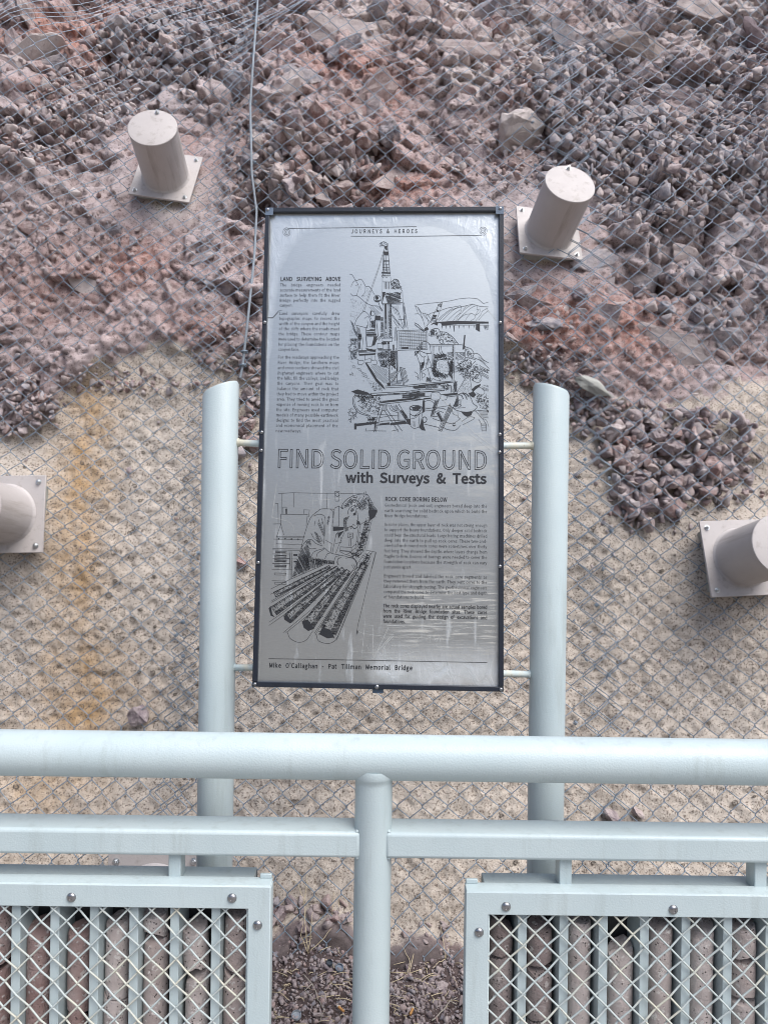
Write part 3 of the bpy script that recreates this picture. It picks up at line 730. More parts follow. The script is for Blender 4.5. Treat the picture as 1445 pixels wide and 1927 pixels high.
def core(label, uc, v0, v1, rpx, mat, jag0, jag1, tilt=0, group='rock core segments in the display cases', yc=None):
    """one segment of drilled core; jag: slant of its ends (+ down to the right) and roughness"""
    R_ = rpx*1.515/FPX*.95; yc = yc or 1.527
    pt = P(uc, v0, yc-R_*.6); z0 = pt.z; x = pt.x
    z1 = (P(uc, v1, yc-R_*.6).z if v1 else .2105); n = 26
    prof = np.linspace(0, 1, max(4, int((z0-z1)/.012))); vsx = []; fs = []
    sd_ = random.random()*99
    def endz(q, jag): return jag[0]*R_*math.cos(q) + jag[2]*R_*math.sin(q) + jag[1]*R_*(math.sin(3*q+sd_) + .7*math.sin(5*q+2*sd_) + .5*math.sin(9*q+sd_))*.4
    for i, f in enumerate(prof):
        for k in range(n):
            q = k*2*math.pi/n
            za = z0 + endz(q, jag0); zb = z1 + endz(q+.4, jag1) if v1 else z1
            z = za*(1-f) + zb*f
            rr = R_*(.97 + .012*math.sin(q*2+z*40+sd_)*math.sin(z*31+sd_) + .008*random.uniform(-1, 1))
            if i == 0 or i == len(prof)-1: rr *= .955
            vsx.append((rr*math.cos(q), rr*math.sin(q), z-(z0+z1)/2))
    for i in range(len(prof)-1):
        for k in range(n):
            k2 = (k+1) % n; fs.append((i*n+k, i*n+k2, (i+1)*n+k2, (i+1)*n+k))
    t0 = len(vsx); vsx.append((0, 0, np.mean([p[2] for p in vsx[:n]]) + jag0[1]*.3*R_)); vsx.append((0, 0, np.mean([p[2] for p in vsx[(len(prof)-1)*n:len(prof)*n]])))
    for k in range(n):
        fs.append((t0, (k+1) % n, k)); q = (len(prof)-1)*n; fs.append((t0+1, q+k, q+(k+1) % n))
    m = MB(); m.add(vsx, fs); o = m.build('rock_core', mat, None, 50)
    o.location = (x, yc, (z0+z1)/2); o.rotation_euler = (0, rad(tilt), 0)
    return tag(o, label, 'rock core', group)
S_ = (0, .06, 0)
core("dark red core segment cut by the left photo edge, upper one of two", -7, 1690, 1822, 27, M_C1, S_, (.5, .12, 0))
core("dark red core segment cut by the left photo edge, lower one of two", -9, 1829, None, 27, M_C1, (.4, .1, 0), S_)
core("long mottled red core, second channel from the left photo edge", 70, 1752, None, 25.5, M_C1, (0, .12, .5), S_, .3)
core("mottled dark red core above a round stub, third channel from left photo edge", 146, 1757, 1899, 23.5, M_C1, (0, .1, .45), (-.3, .25, 0), .5)
core("dark red core stub with round cut end, lowest in third channel from left", 143, 1915, None, 19, M_C1, (0, .05, -.9), S_, 0, yc=1.520)
core("grey pitted core with slanted lower end, upper one in fourth channel from left", 218, 1737, 1873, 23.5, M_C2, (.1, .12, .25), (-.35, .12, 0), .4)
core("grey pitted core, lower one in fourth channel from left photo edge", 214, 1880, None, 24.5, M_C2, (-.3, .1, 0), S_, .3)
core("short round nub of grey core atop a long one in left display case", 290, 1720, 1764, 25, M_C2, (.05, .08, .25), (0, .12, -.5), -1)
core("long grey pitted core under a short round nub in left display case", 290, 1771, None, 24.5, M_C2, (.05, .1, .35), S_, .4)
core("angular grey core piece with broken pointed bottom in left display case", 366, 1748, 1830, 26, M_C2, (.15, .14, .3), (.15, .3, -.3), -3)
core("pale broken core under an angular pointed piece in left display case", 368, 1838, None, 24, M_C2, (.5, .22, .2), S_, .5)
core("grey core with curved cut foot, upper one beside left display case's right frame", 444, 1722, 1829, 24.5, M_C2, (.1, .1, .2), (-.35, .05, -.3), .6)
core("grey core, lower one beside the right frame of left display case", 441, 1834, None, 25, M_C2, (-.35, .05, .3), S_, .3)
core("dark crumbly core, upper one beside the left frame of right display case", 945, 1743, 1797, 24, M_C3, (-.5, .3, .3), (.2, .15, 0), 1)
core("dark brown core, lower one beside the left frame of right display case", 944, 1802, None, 24, M_C3, (.2, .15, 0), S_, .2)
core("short dark core with rounded foot, topmost in second channel of right display case", 1018, 1753, 1820, 25.5, M_C3, (0, .06, .4), (.3, .12, -.2), -1)
core("dark pitted core, second one down in second channel of right display case", 1017, 1827, 1917, 26.5, M_C3, (0, .1, .3), (.1, .1, 0), 0)
core("dark core, lowest one in second channel of right display case", 1017, 1922, None, 26, M_C3, (.1, .05, 0), S_, 0)
core('long straight grey core, third channel of the right display case', 1093, 1733, None, 23.5, M_C2, (0, .06, .1), S_, 0)
core("pale grey core with the lowest standing top in right display case", 1170, 1793, None, 26, M_C2, (.35, .16, .35), S_, .3)
core('long brownish grey core, fifth channel of the right display case', 1246, 1744, None, 23.5, M_C2, (.1, .08, .25), S_, .2)
core("brownish core with slanted broken top, sixth channel of right display case", 1323, 1754, None, 24.5, M_C2, (.55, .3, .5), S_, .3)
core("short brownish core with rounded foot, topmost in seventh channel of right display case", 1403, 1744, 1809, 26, M_C2, (.05, .08, .1), (.15, .12, -.35), -2)
core("brownish core, second one down in seventh channel of right display case", 1403, 1814, 1881, 25, M_C2, (.1, .08, .2), (.1, .05, -.3), 0)
core("brownish core, lowest one in seventh channel of right display case", 1402, 1886, None, 25, M_C2, (.1, .05, .2), S_, 0)

# ------------------------------------------------------------------ the sign
def unit_ray(u, v):
    x, z = ray(u, v); return np.array([x, 1.0, z])
CRN = [(498, 393.2), (944.8, 390.8), (475.8, 1291.5), (946.6, 1301)]      # outer corners of the frame TL TR BL BR
Rm = np.stack([unit_ray(*c) for c in CRN], 1)                             # TL + BR = TR + BL gives the depths
sol = np.linalg.svd(Rm @ np.diag([1, -1, -1, 1]))[2][-1]; sol = sol/sol.mean()*1.765
TLc, TRc, BLc, BRc = (Vector(Rm[:, k]*sol[k]) for k in range(4))
sx_ = ((TRc-TLc)+(BRc-BLc)).normalized(); sz_ = ((TLc-BLc)+(TRc-BRc)); sz_ = (sz_ - sx_*sz_.dot(sx_)).normalized(); sy_ = sz_.cross(sx_)
SO = BLc + Vector((0, 0, EYE))
SW = ((TRc-TLc).length+(BRc-BLc).length)/2; SH = ((TLc-BLc).length+(TRc-BRc).length)/2
print('SIGN', [round(float(q), 3) for q in sol], round(SW, 3), round(SH, 3))
ROOT = Vector((0, 1.80, 0))
SM = Matrix((sx_, sy_, sz_)).transposed().to_4x4(); SM = Matrix.Translation(SO-ROOT) @ SM
def L2(u, v):                                        # photograph pixel -> (x, z) on the sign
    d = Vector(unit_ray(u, v)); t = sy_.dot(BLc)/sy_.dot(d); q = d*t - BLc
    return q.dot(sx_), q.dot(sz_)
sign = thing('interpretive_sign', 'etched metal panel in black frame headed FIND SOLID GROUND, between two pale posts', 'sign', ROOT)
TS = Matrix.Translation(-ROOT)
YP = 1.81
postx = []
for u0, v0, u1, v1, hi, lo in ((417, 740, 403.5, 1600, (449.5, 717.5), (384, 743)), (1036, 740, 1026.5, 1560, (1002, 721.5), (1070, 741.5))):
    x0 = ray(u0, v0)[0]*YP; x1 = ray(u1, v1)[0]*YP; xc = (x0+x1)/2; R_ = .0452; n = 40; postx.append(xc)
    zh = EYE + ray(*hi)[1]*YP; zl = EYE + ray(*lo)[1]*YP; sgn = 1 if hi[0] > lo[0] else -1
    vsx = []; fs = []; lev = (0, .4, .8, 1.2, 1.0)
    for i in range(5):
        for k in range(n):
            q = k*2*math.pi/n; c_ = math.cos(q)*sgn
            ztop = zl + (zh-zl)*(c_+1)/2 + .012*(1-c_*c_)*0
            rr = R_
            z = (-.02, .5, 1.0, ztop-.006, ztop)[i]
            if i == 4: rr = R_-.0035; z = zl + (zh-zl)*(c_*.93+1)/2 + .001
            vsx.append(TS @ Vector((xc + rr*math.cos(q), YP + rr*math.sin(q), z)))
    for i in range(4):
        for k in range(n):
            k2 = (k+1) % n; fs.append((i*n+k, i*n+k2, (i+1)*n+k2, (i+1)*n+k))
    fs.append(tuple(range(4*n, 5*n)))
    m = MB(); m.add(vsx, fs); m.build('post', M_RAIL, sign, 35)
# stubs that carry the panel
def stub(u0, v0, u1, v1, sgn):
    a_ = P(u0, v0, YP); x, z = L2(u1, v1); e_ = SO + sx_*x + sz_*z + sy_*.012
    m = MB(); m.tube([TS @ (a_ - Vector((sgn*.012, 0, 0))), TS @ a_, TS @ (e_ + sx_*(.010*sgn))], .0085, 16)
    st = m.build('bracket', M_STUB, sign, 40)
    m = MB(); m.tube([TS @ (a_ - Vector((sgn*.003, 0, 0))), TS @ (a_ + Vector((sgn*.002, 0, 0)))], .0115, 14); m.build('weld_bead', M_STUB, st, 60)
M_STUB = m_paint('bracket_paint_with_rust', (.435, .517, .532), (.47, .547, .558), .42, 260, .55)
stub(449.5, 833, 492, 834, 1); stub(442, 1256.5, 478, 1257.5, 1); stub(1000.5, 838.5, 942, 837.5, -1); stub(995, 1269, 944, 1268.5, -1)

def m_panel():
    t = NT('brushed_steel_under_film')
    xyz = t.n('ShaderNodeSeparateXYZ'); t.put(xyz.inputs[0], t.tc)
    X_, Z_ = xyz.outputs[0], xyz.outputs[2]
    def m(op, a, b=0., c=0.): return t.math(op, a, b, c)
    xn = m('DIVIDE', m('SUBTRACT', X_, SW/2), SW/2); zn = m('DIVIDE', m('SUBTRACT', Z_, SH/2), SH/2)
    nz = m('SUBTRACT', t.noise(5, 4), .5); nz2 = m('SUBTRACT', t.noise(18, 4), .5)
    ax = m('ABSOLUTE', xn)
    # lifted film round the edges, widest in the two top corners
    up = t.rng(zn, .1, 1.0)
    e1 = m('ADD', m('POWER', ax, m('SUBTRACT', 9.0, m('MULTIPLY', up, 6.2))), m('POWER', m('MAXIMUM', zn, 0.), 7.0))
    e1 = m('ADD', e1, m('ADD', m('MULTIPLY', nz, .55), m('MULTIPLY', nz2, .12)))
    film = m('MULTIPLY', t.rng(e1, .58, .80), .6)
    rip = t.noise(28, 5, .6, t.scaled((1, 1, .55), (0, .6, 0)), 1.6)
    low = t.rng(zn, -.80, -.92)
    lowf = m('MULTIPLY', low, t.rng(m('ADD', m('MULTIPLY', nz, 2.0), m('ADD', xn, zn)), -.85, -.55))
    film = m('MAXIMUM', film, lowf)
    brush = t.noise(90, 4, .6, t.scaled((1.0, 1, 34)))
    st = t.noise(7, 5, .62, t.scaled((6, 1, .7), (0, -.55, 0)), .4)
    streak = m('MULTIPLY', t.rng(st, .585, .70), t.rng(zn, .35, -.05))
    # beige terrain reflection painted in, bottom right and along the right edge
    refl = m('MULTIPLY', m('MULTIPLY', t.rng(t.noise(26, 5, .65, t.scaled((.45, 1, 7))), .50, .62), t.rng(xn, .0, .35)), m('MULTIPLY', t.rng(zn, -.50, -.62), t.rng(zn, -.92, -.80)))
    refl2 = m('MULTIPLY', m('MULTIPLY', t.rng(t.noise(12, 5, .6, t.scaled((1, 1, 4))), .46, .60), t.rng(xn, .3, .75)), m('MULTIPLY', t.rng(zn, .22, .0), t.rng(zn, -.4, -.1)))
    speck = t.rng(t.noise(240, 2), .74, .80)
    steel = t.mix(t.rng(brush, .3, .7), (.46, .487, .485), (.56, .585, .58))
    col = t.mix(t.math('MULTIPLY', film, t.rng(rip, .3, .62, .55, 1)), steel, (.68, .72, .735))
    col = t.mix(m('MULTIPLY', streak, .28), col, (.74, .77, .78))
    warm = m('MULTIPLY', m('MAXIMUM', refl, m('MULTIPLY', refl2, .6)), .5)
    col = t.mix(warm, col, (.72, .68, .58)); col = t.mix(speck, col, (.78, .8, .8))
    rust = m('MULTIPLY', m('MULTIPLY', t.rng(zn, -.93, -.985), t.rng(xn, .35, .95)), t.rng(t.noise(9, 4), .38, .6))
    col = t.mix(m('MULTIPLY', rust, .7), col, (.42, .28, .17))
    metal = t.rng(m('MAXIMUM', m('MULTIPLY', film, .62), m('MAXIMUM', m('MULTIPLY', streak, .2), warm)), 0, 1, .92, .25)
    rough = t.rng(film, 0, 1, .36, .30); rough = m('ADD', rough, m('MULTIPLY', m('ADD', streak, refl), .15))
    hb = m('ADD', m('MULTIPLY', m('MULTIPLY', rip, film), 1.0), m('MULTIPLY', brush, .035))
    n_ = t.bump(hb, .45, .006)
    t.put(t.b.inputs['Coat Weight'], .35); t.put(t.b.inputs['Coat Roughness'], .12)
    return t.done(col, rough, metal, n_)
M_PANEL = m_panel()
m = MB(); m.box((SW/2, .006, SH/2), (SW-.004, .004, SH-.004)); panel = m.build('panel', M_PANEL, sign, None, 0, SM)
FB = .0118
for c, d in (((SW/2, 0, SH-FB/2), (SW, .014, FB)), ((SW/2, 0, FB/2), (SW, .014, FB)), ((FB/2, -.0004, SH/2), (FB, .0136, SH-2*FB-.0006)), ((SW-FB/2, -.0004, SH/2), (FB, .0136, SH-2*FB-.0006))):
    m = MB(); m.box(c, d); m.build('frame_bar', M_BLACK, sign, None, .0012, SM)
M_LUG = m_paint('grey_blue_corner', (.10, .14, .20), (.13, .17, .23), .4)
for i, (u, v) in enumerate([(500, 397.5), (718, 395.3), (940, 395.2), (495, 608.6), (940, 609), (491.6, 814.5), (939.3, 818.5), (490, 848.4), (939, 851.8), (486.3, 1059), (939.6, 1065.8), (480.5, 1286.5), (709.4, 1292), (941.4, 1296.5)]):
    x, z = L2(u, v); x = min(max(x, FB*.55), SW-FB*.55); m = MB(); s = 1.25 if i == 12 else 1
    m.lathe([(.0046*s, .0068), (.0044*s, .0086), (.0034*s, .0100), (.0018*s, .0106), (.0003, .0107)], 14, Matrix.Translation((x, 0, z)) @ Matrix.Rotation(rad(90), 4, 'X'))
    m.build('rivet', M_SCREW, sign, 60, 0, SM)
x, z = L2(711, 1301); m = MB(); m.box((x, .006, .000), (.026, .006, .022)); m.build('lower_tab', M_LUG, sign, None, .001, SM)
for x in (FB*.9, SW-FB*.9):
    m = MB(); m.box((x, -.0075, SH-FB*.9), (FB*1.7, .0012, FB*1.7)); m.build('corner_plate', M_LUG, sign, None, .0004, SM)

# ---- lettering: flat print, built from the built-in face
import os
try:                                                 # a humanist face that comes with Blender; the built-in face serves if it is missing
    FACE = bpy.data.fonts.load(os.path.join(bpy.utils.system_resource('DATAFILES', path='fonts'), 'Noto Sans CJK Regular.woff2'))
except Exception:
    FACE = None
def new_text(body):
    c = bpy.data.curves.new('lettering', 'FONT')
    if FACE: c.font = FACE
    c.body = body; c.size = 1; return c
def _cap():
    c = new_text('H'); o = bpy.data.objects.new('lettering', c); COL.objects.link(o); bpy.context.view_layer.update()
    h = o.dimensions.y; bpy.data.objects.remove(o); bpy.data.curves.remove(c); return h
CAP = _cap()
print('CAPHEIGHT', CAP)
_g = {}
def glyphs(word, bold):
    k = (word, bold)
    if k not in _g:
        c = new_text(word); c.resolution_u = 2 if bold > .01 else 1; c.offset = bold*CAP/.7
        o = bpy.data.objects.new('lettering', c); COL.objects.link(o); bpy.context.view_layer.update()
        me = o.evaluated_get(bpy.context.evaluated_depsgraph_get()).to_mesh()
        v = [(p.co.x, p.co.y) for p in me.vertices]; f = [tuple(p.vertices) for p in me.polygons]
        o.to_mesh_clear(); bpy.data.objects.remove(o); bpy.data.curves.remove(c)
        w = max((p[0] for p in v), default=.25); _g[k] = (v, f, w)
    return _g[k]
YI = .0034                                           # the print lies on the face of the panel
def put_text(mb, text, u0, u1, v, size_px, bold=0.0, xs_=.86, justify=True, spread=0.0):
    """one line of print: left and right end and baseline height in photo pixels, slope follows the sign"""
    x0, z0 = L2(u0, v); x1, _ = L2(u1, v); W_ = x1-x0; px = SW/458.0; size = size_px*px*.7/CAP
    words = text.split()
    def wl(wd): return glyphs(wd, bold)[2]*size*xs_ if not spread else sum(glyphs(c, bold)[2]*size*xs_ for c in wd) + spread*size*(len(wd)-1)
    tot = sum(wl(q) for q in words); gap = (W_-tot)/max(1, len(words)-1) if justify else .36*size*xs_*CAP
    f = 1.0
    if justify and gap < .42*size*CAP:
        f = (W_ - .42*size*CAP*(len(words)-1))/tot; gap = .42*size*CAP
    x = x0
    for wd in words:
        for piece in ([wd] if not spread else list(wd)):
            v_, f_, w_ = glyphs(piece, bold)
            mb.add([(x + p[0]*size*xs_*f, YI, z0 + p[1]*size) for p in v_], f_)
            x += w_*size*xs_*f + (spread*size*f if spread else 0)
        x += gap - (spread*size*f if spread else 0)
for args in (('JOURNEYS & HEROES', 660.6, 785, 437.6, 10.8, .012, .80, True, .10), ('LAND SURVEYING ABOVE', 527.3, 640.8, 527.8, 11.4, .024, .84), ('ROCK CORE BORING BELOW', 724.3, 841.3, 942.6, 11.0, .024, .82),
             ('with Surveys & Tests', 650, 915.6, 907.3, 26.2, .034, 1.02), ('Mike O\u2019Callaghan  -  Pat Tillman Memorial Bridge', 505.8, 775.8, 1256.3, 11.6, .026, .84, True, .03)):
    T1 = MB(); put_text(T1, *args); tag(T1.build('heading_lettering', M_INK, panel), kind='stuff')
A_TXT = [('The bridge engineers needed', 538), ('accurate measurements of the land', 547.6), ('surface to help them fit the River', 557.4), ('Bridge perfectly into the rugged', 567), ('canyon.', 576.3),
 ('Land surveyors carefully drew', 591.6), ('topographic maps to record the', 601.2), ('width of the canyon and the height', 611), ('of the cliffs where the roads meet', 620.6), ('the bridge. These contour maps', 630.3),
 ('were used to determine the location', 640), ('for placing the foundations on the', 650), ('canyon face.', 659.5),
 ('For the roadways approaching the', 674.2), ('River Bridge, the landform maps', 684.2), ('and cross sections showed the civil', 694.1), ('(highway) engineers where to cut', 704), ('the hills, fill the valleys, and bridge', 713.8),
 ('the canyons. Their goal was to', 723.6), ('balance the amount of rock that', 733.5), ('they had to move within the project', 743.3), ('area. They tried to avoid the great', 753.2), ('expense of moving rock to or from', 763.2),
 ('the site. Engineers used computer', 773.2), ('models of many possible earthwork', 783.1), ('designs to find the most practical', 793), ('and economical placement of the', 802.8), ('new roadways.', 812.8)]
B_TXT = [('Geotechnical (rock and soil) engineers bored deep into the', 953.3), ('earth searching for solid bedrock upon which to build the', 963.4), ('River Bridge foundations.', 973),
 ('In some places, the upper layer of rock was not strong enough', 989.5), ('to support the heavy foundations. Only deeper solid bedrock', 999.4), ('could bear the structural loads. Large boring machines drilled', 1009.5),
 ('deep into the earth to pull up rock cores. These two-and-', 1019.4), ('one-half-inch round rock cores were sometimes over thirty', 1029.2), ('feet long. They showed the depths where layers change from', 1039.4),
 ('fragile to firm. Dozens of borings were needed to cover the', 1049.5), ('foundation locations because the strength of rock can vary', 1059.7), ('just yards apart.', 1069.6),
 ('Engineers boxed and labeled the rock core segments as', 1086.5), ('they removed them from the earth. They sent cores to the', 1096.2), ('laboratory for strength testing. The geothechnical engineers', 1106.4),
 ('compared the rock cores to determine the best type and depth', 1116.4), ('of foundations to build.', 1126.2)]
C_TXT = [('The rock cores displayed nearby are actual samples bored', 1143), ('from the River Bridge foundation sites. These cores', 1152.7), ('were used for guiding the design of excavations and', 1162.5), ('foundations.', 1172.6)]
T2 = MB()
for s, v in A_TXT:
    last = s.endswith('.') and len(s) < 16
    k = (v-538)/275; put_text(T2, s, 526.6-8.3*k, 640-4.6*k, v, 8.6, .0, .86, not last)
for s, v in B_TXT:
    last = v in (973, 1069.6, 1126.2); k = (v-953)/220; put_text(T2, s, 723.3-2.3*k, 916.2, v, 8.6, .0, .84, not last)
for s, v in C_TXT: put_text(T2, s, 720.7, 916.3, v, 8.8, .022, .82, v != 1172.6)
tag(tag(T2.build('body_lettering', M_INK, panel), kind='stuff'), kind='stuff')
# the outlined heading
c = new_text('FIND SOLID GROUND'); c.resolution_u = 5
o = bpy.data.objects.new('lettering', c); COL.objects.link(o); bpy.context.view_layer.update()
me = o.evaluated_get(bpy.context.evaluated_depsgraph_get()).to_mesh()
bm = bmesh.new(); bm.from_mesh(me); bmesh.ops.remove_doubles(bm, verts=bm.verts[:], dist=1e-5)
loops = [[(p.co.x, p.co.y) for p in e_.verts] for e_ in bm.edges if len(e_.link_faces) < 2]
wmax = max(p.co.x for p in bm.verts); hmax = max(p.co.y for p in bm.verts); bm.free(); o.to_mesh_clear(); bpy.data.objects.remove(o); bpy.data.curves.remove(c)
def ribbon(mb, pts, w, y=YI):                        # flat inked line through (x, z) points
    for (xa, za), (xb, zb) in zip(pts[:-1], pts[1:]):
        dx, dz = xb-xa, zb-za; l = math.hypot(dx, dz)
        if l < 1e-7: continue
        dx /= l; dz /= l; e_ = w*.45; nx_, nz_ = -dz*w/2, dx*w/2
        xa2, za2, xb2, zb2 = xa-dx*e_, za-dz*e_, xb+dx*e_, zb+dz*e_
        mb.add([(xa2+nx_, y, za2+nz_), (xa2-nx_, y, za2-nz_), (xb2-nx_, y, zb2-nz_), (xb2+nx_, y, zb2+nz_)], [(0, 1, 2, 3)])
x0, z0 = L2(519.2, 879.6); x1, _ = L2(915.2, 879.6); _, z1 = L2(519.2, 844.3)
T3 = MB(); kx = (x1-x0)/wmax; kz = (z1-z0)/hmax
for q in loops: ribbon(T3, [(x0+p[0]*kx, z0+p[1]*kz) for p in q], .00165)
tag(tag(T3.build('outlined_heading', M_INK, panel), kind='stuff'), kind='stuff')

# ---- engraved pictures, drawn stroke by stroke
PX = SW/458.0*.66
random.seed(11)
class Draw:
    def __init__(s, ox, oz, sc): s.o = (ox, oz, sc)
    def pt(s, p): return L2(s.o[0]+p[0]/s.o[2], s.o[1]+p[1]/s.o[2])
    def line(s, txt, w=1.0):
        for part in txt.split(';'):
            q = [tuple(float(c) for c in p.split(',')) for p in part.split()]
            if len(q) > 1:
                jit = [(p[0]+random.uniform(-.35, .35), p[1]+random.uniform(-.35, .35)) for p in q]
                ribbon(INK, [s.pt(p) for p in jit], w*PX)
    def curve(s, txt, w=1.0, n=5):                   # smooth through the points
        for part in txt.split(';'):
            q = [np.array([float(c) for c in p.split(',')]) for p in part.split()]
            if len(q) < 3: s.line(part, w); continue
            q = [2*q[0]-q[1]] + q + [2*q[-1]-q[-2]]; out = []
            for i in range(1, len(q)-2):
                for k in range(n):
                    t_ = k/n; a_, b_, c_, d_ = q[i-1:i+3]
                    out.append(.5*(2*b_ + (c_-a_)*t_ + (2*a_-5*b_+4*c_-d_)*t_**2 + (3*b_-a_-3*c_+d_)*t_**3))
            out.append(q[-2]); ribbon(INK, [s.pt(p) for p in out], w*PX)
    def circ(s, x, y, r, w=1.0, ry=None):
        ribbon(INK, [s.pt((x+r*math.cos(k*math.pi/10), y+(ry or r)*math.sin(k*math.pi/10))) for k in range(21)], w*PX)
    def fill(s, txt):
        q = [s.pt(tuple(float(c) for c in p.split(','))) for p in txt.split()]
        INK.add([(p[0], YI-.00008*random.random(), p[1]) for p in q], [tuple(range(len(q)))])
    @staticmethod
    def inside(p, q):
        c = False
        for i in range(len(q)):
            (xa, ya), (xb, yb) = q[i-1], q[i]
            if (ya > p[1]) != (yb > p[1]) and p[0] < (xb-xa)*(p[1]-ya)/(yb-ya)+xa: c = not c
        return c
    def poly(s, txt): return [tuple(float(c) for c in p.split(',')) for p in txt.split()]
    def hatch(s, txt, ang, gap, w=.7, brk=.12, wob=1.0):
        q = s.poly(txt); ca, sa = math.cos(rad(ang)), math.sin(rad(ang))
        R_ = [(p[0]*ca+p[1]*sa, -p[0]*sa+p[1]*ca) for p in q]; lo = min(p[1] for p in R_); hi = max(p[1] for p in R_)
        y = lo + gap*.5
        while y < hi:
            xsn = []
            for i in range(len(R_)):
                (xa, ya), (xb, yb) = R_[i-1], R_[i]
                if (ya > y) != (yb > y): xsn.append((xb-xa)*(y-ya)/(yb-ya)+xa)
            xsn.sort()
            for xa, xb in zip(xsn[::2], xsn[1::2]):
                if random.random() < brk or xb-xa < gap*.3: continue
                a_ = xa + random.uniform(0, .12)*(xb-xa); b_ = xb - random.uniform(0, .12)*(xb-xa)
                pts = [(a_+(b_-a_)*k/3, y+random.uniform(-wob, wob)*gap*.16) for k in range(4)]
                ribbon(INK, [s.pt((p[0]*ca-p[1]*sa, p[0]*sa+p[1]*ca)) for p in pts], w*PX)
            y += gap*random.uniform(.8, 1.2)
    def dots(s, txt, n, r=.6):
        q = s.poly(txt); x0 = min(p[0] for p in q); x1 = max(p[0] for p in q); y0 = min(p[1] for p in q); y1 = max(p[1] for p in q); k = 0; g = 0
        while k < n and g < n*20:
            g += 1; p = (random.uniform(x0, x1), random.uniform(y0, y1))
            if s.inside(p, q):
                k += 1; x, z = s.pt(p); a_ = random.uniform(0, 3); rr = r*PX*random.uniform(.6, 1.3)
                INK.add([(x+rr*math.cos(a_+t_)*(1.5 if t_ % 3 < 1 else 1), YI, z+rr*math.sin(a_+t_)) for t_ in (0, 1.57, 3.14, 4.71)], [(0, 1, 2, 3)])
    def scrib(s, txt, n, l=4, w=.8):                  # short random pen marks
        q = s.poly(txt); x0 = min(p[0] for p in q); x1 = max(p[0] for p in q); y0 = min(p[1] for p in q); y1 = max(p[1] for p in q); k = 0; g = 0
        while k < n and g < n*20:
            g += 1; p = (random.uniform(x0, x1), random.uniform(y0, y1))
            if s.inside(p, q):
                k += 1; a_ = random.uniform(0, 6.3); pts = [p]
                for _ in range(random.choice((1, 2, 3))):
                    a_ += random.uniform(-.9, .9); p = (p[0]+math.cos(a_)*l*s.o[2], p[1]+math.sin(a_)*l*s.o[2]); pts.append(p)
                ribbon(INK, [s.pt(p) for p in pts], w*PX)

# borders: the two spirals, rules
INK = MB()
D = Draw(480, 380, 3.0104)
D.line('185,146 548,142 913,135.5', 1.15); D.line('543,190 915,190 1285,185', 1.15)
for cx_, cy_, r_, s_, st_ in ((180, 168, 25, 1, -1.5), (1290, 160, 25, 1, 1.4)):
    ribbon(INK, [D.pt((cx_ + r_*(1-k/66)*math.cos(st_-s_*k*.29), cy_ + r_*(1-k/66)*math.sin(st_-s_*k*.29)*1.05)) for k in range(58)], .80*PX)
ribbon(INK, [L2(505.6, 1239.8), L2(710, 1243.2), L2(916.3, 1247.2)], 1.35*PX)
tag(INK.build('rule_lines', M_INK, panel), kind='stuff')

INK = MB()
# drill rig on the slope
D = Draw(650, 440, 9.636)
D.line('690,290 680,520 672,700 668,1040', .9); D.line('770,160 785,420 808,690 825,860', .8); D.line('700,260 692,700;765,260 795,690', .7)
D.line('615,172 640,150 690,128 740,145 760,190 752,250;615,172 620,212 700,200 712,262', 1.1); D.hatch('625,160 690,132 745,150 750,200 640,205', 60, 14, .8); D.fill('700,215 755,205 758,285 735,285')
for y in (310, 340, 370, 470, 490, 535, 600, 640, 700, 745): D.line('%d,%d %d,%d' % (690-(y-300)*.04, y, 782+(y-300)*.06, y+4), 1.1)
D.fill('690,310 780,310 775,375 700,375'); D.hatch('680,390 720,390 715,700 672,700', 90, 12, .7); D.line('735,380 735,660;755,540 750,690', 1.2)
D.fill('655,680 815,690 815,712 655,706'); D.circ(682, 752, 24, 1.0); D.line('725,640 725,760 745,785 765,760 765,640', 1.0)
D.line('690,290 585,640 310,1400;706,290 600,640 335,1405', .7)
D.line('668,860 830,860 830,985 1000,985 1032,1030 1040,1240 660,1258 655,1050 668,1040', 1.0)
D.line('710,860 710,980;735,860 735,985;760,870 760,985;790,860 790,990', 1.5); D.curve('820,870 880,825 960,840 972,900 1015,985', 1.1); D.scrib('830,860 960,850 1010,990 840,985', 60, 1.6, .9); D.line('870,830 885,808 935,812 962,835', 1.0)
D.fill('670,1045 730,1045 700,1120 672,1235'); D.hatch('720,1050 1010,1045 1020,1220 760,1235 720,1120', 20, 11, 1.1); D.hatch('780,1060 1000,1060 1000,1180 790,1180', -50, 14, 1.0); D.curve('700,1130 720,1085 760,1072 800,1090 810,1130', 1.3); D.circ(755, 1110, 26, 1.1)
D.line('770,1238 1040,1238;700,1262 1000,1262', 1.4)
D.circ(575, 1165, 62, 1.2); D.circ(568, 1150, 27, 1.6); D.fill('545,1140 570,1125 592,1145 585,1170 560,1172'); D.hatch('525,1190 630,1190 600,1230 545,1230', 30, 10, 1); D.line('600,1240 625,1310 670,1380;640,1180 690,1290', 1.5)
for x in (688, 712, 742, 772, 795, 832): D.line('%d,1262 %d,1880' % (x, x+8), .9)
D.fill('714,1265 740,1265 745,1545 720,1545'); D.hatch('720,1550 745,1550 750,1860 722,1860', 0, 16, 1.4); D.hatch('797,1265 832,1265 838,1870 800,1870', 25, 14, 1.2); D.hatch('772,1400 795,1400 800,1860 778,1860', -30, 18, .9)
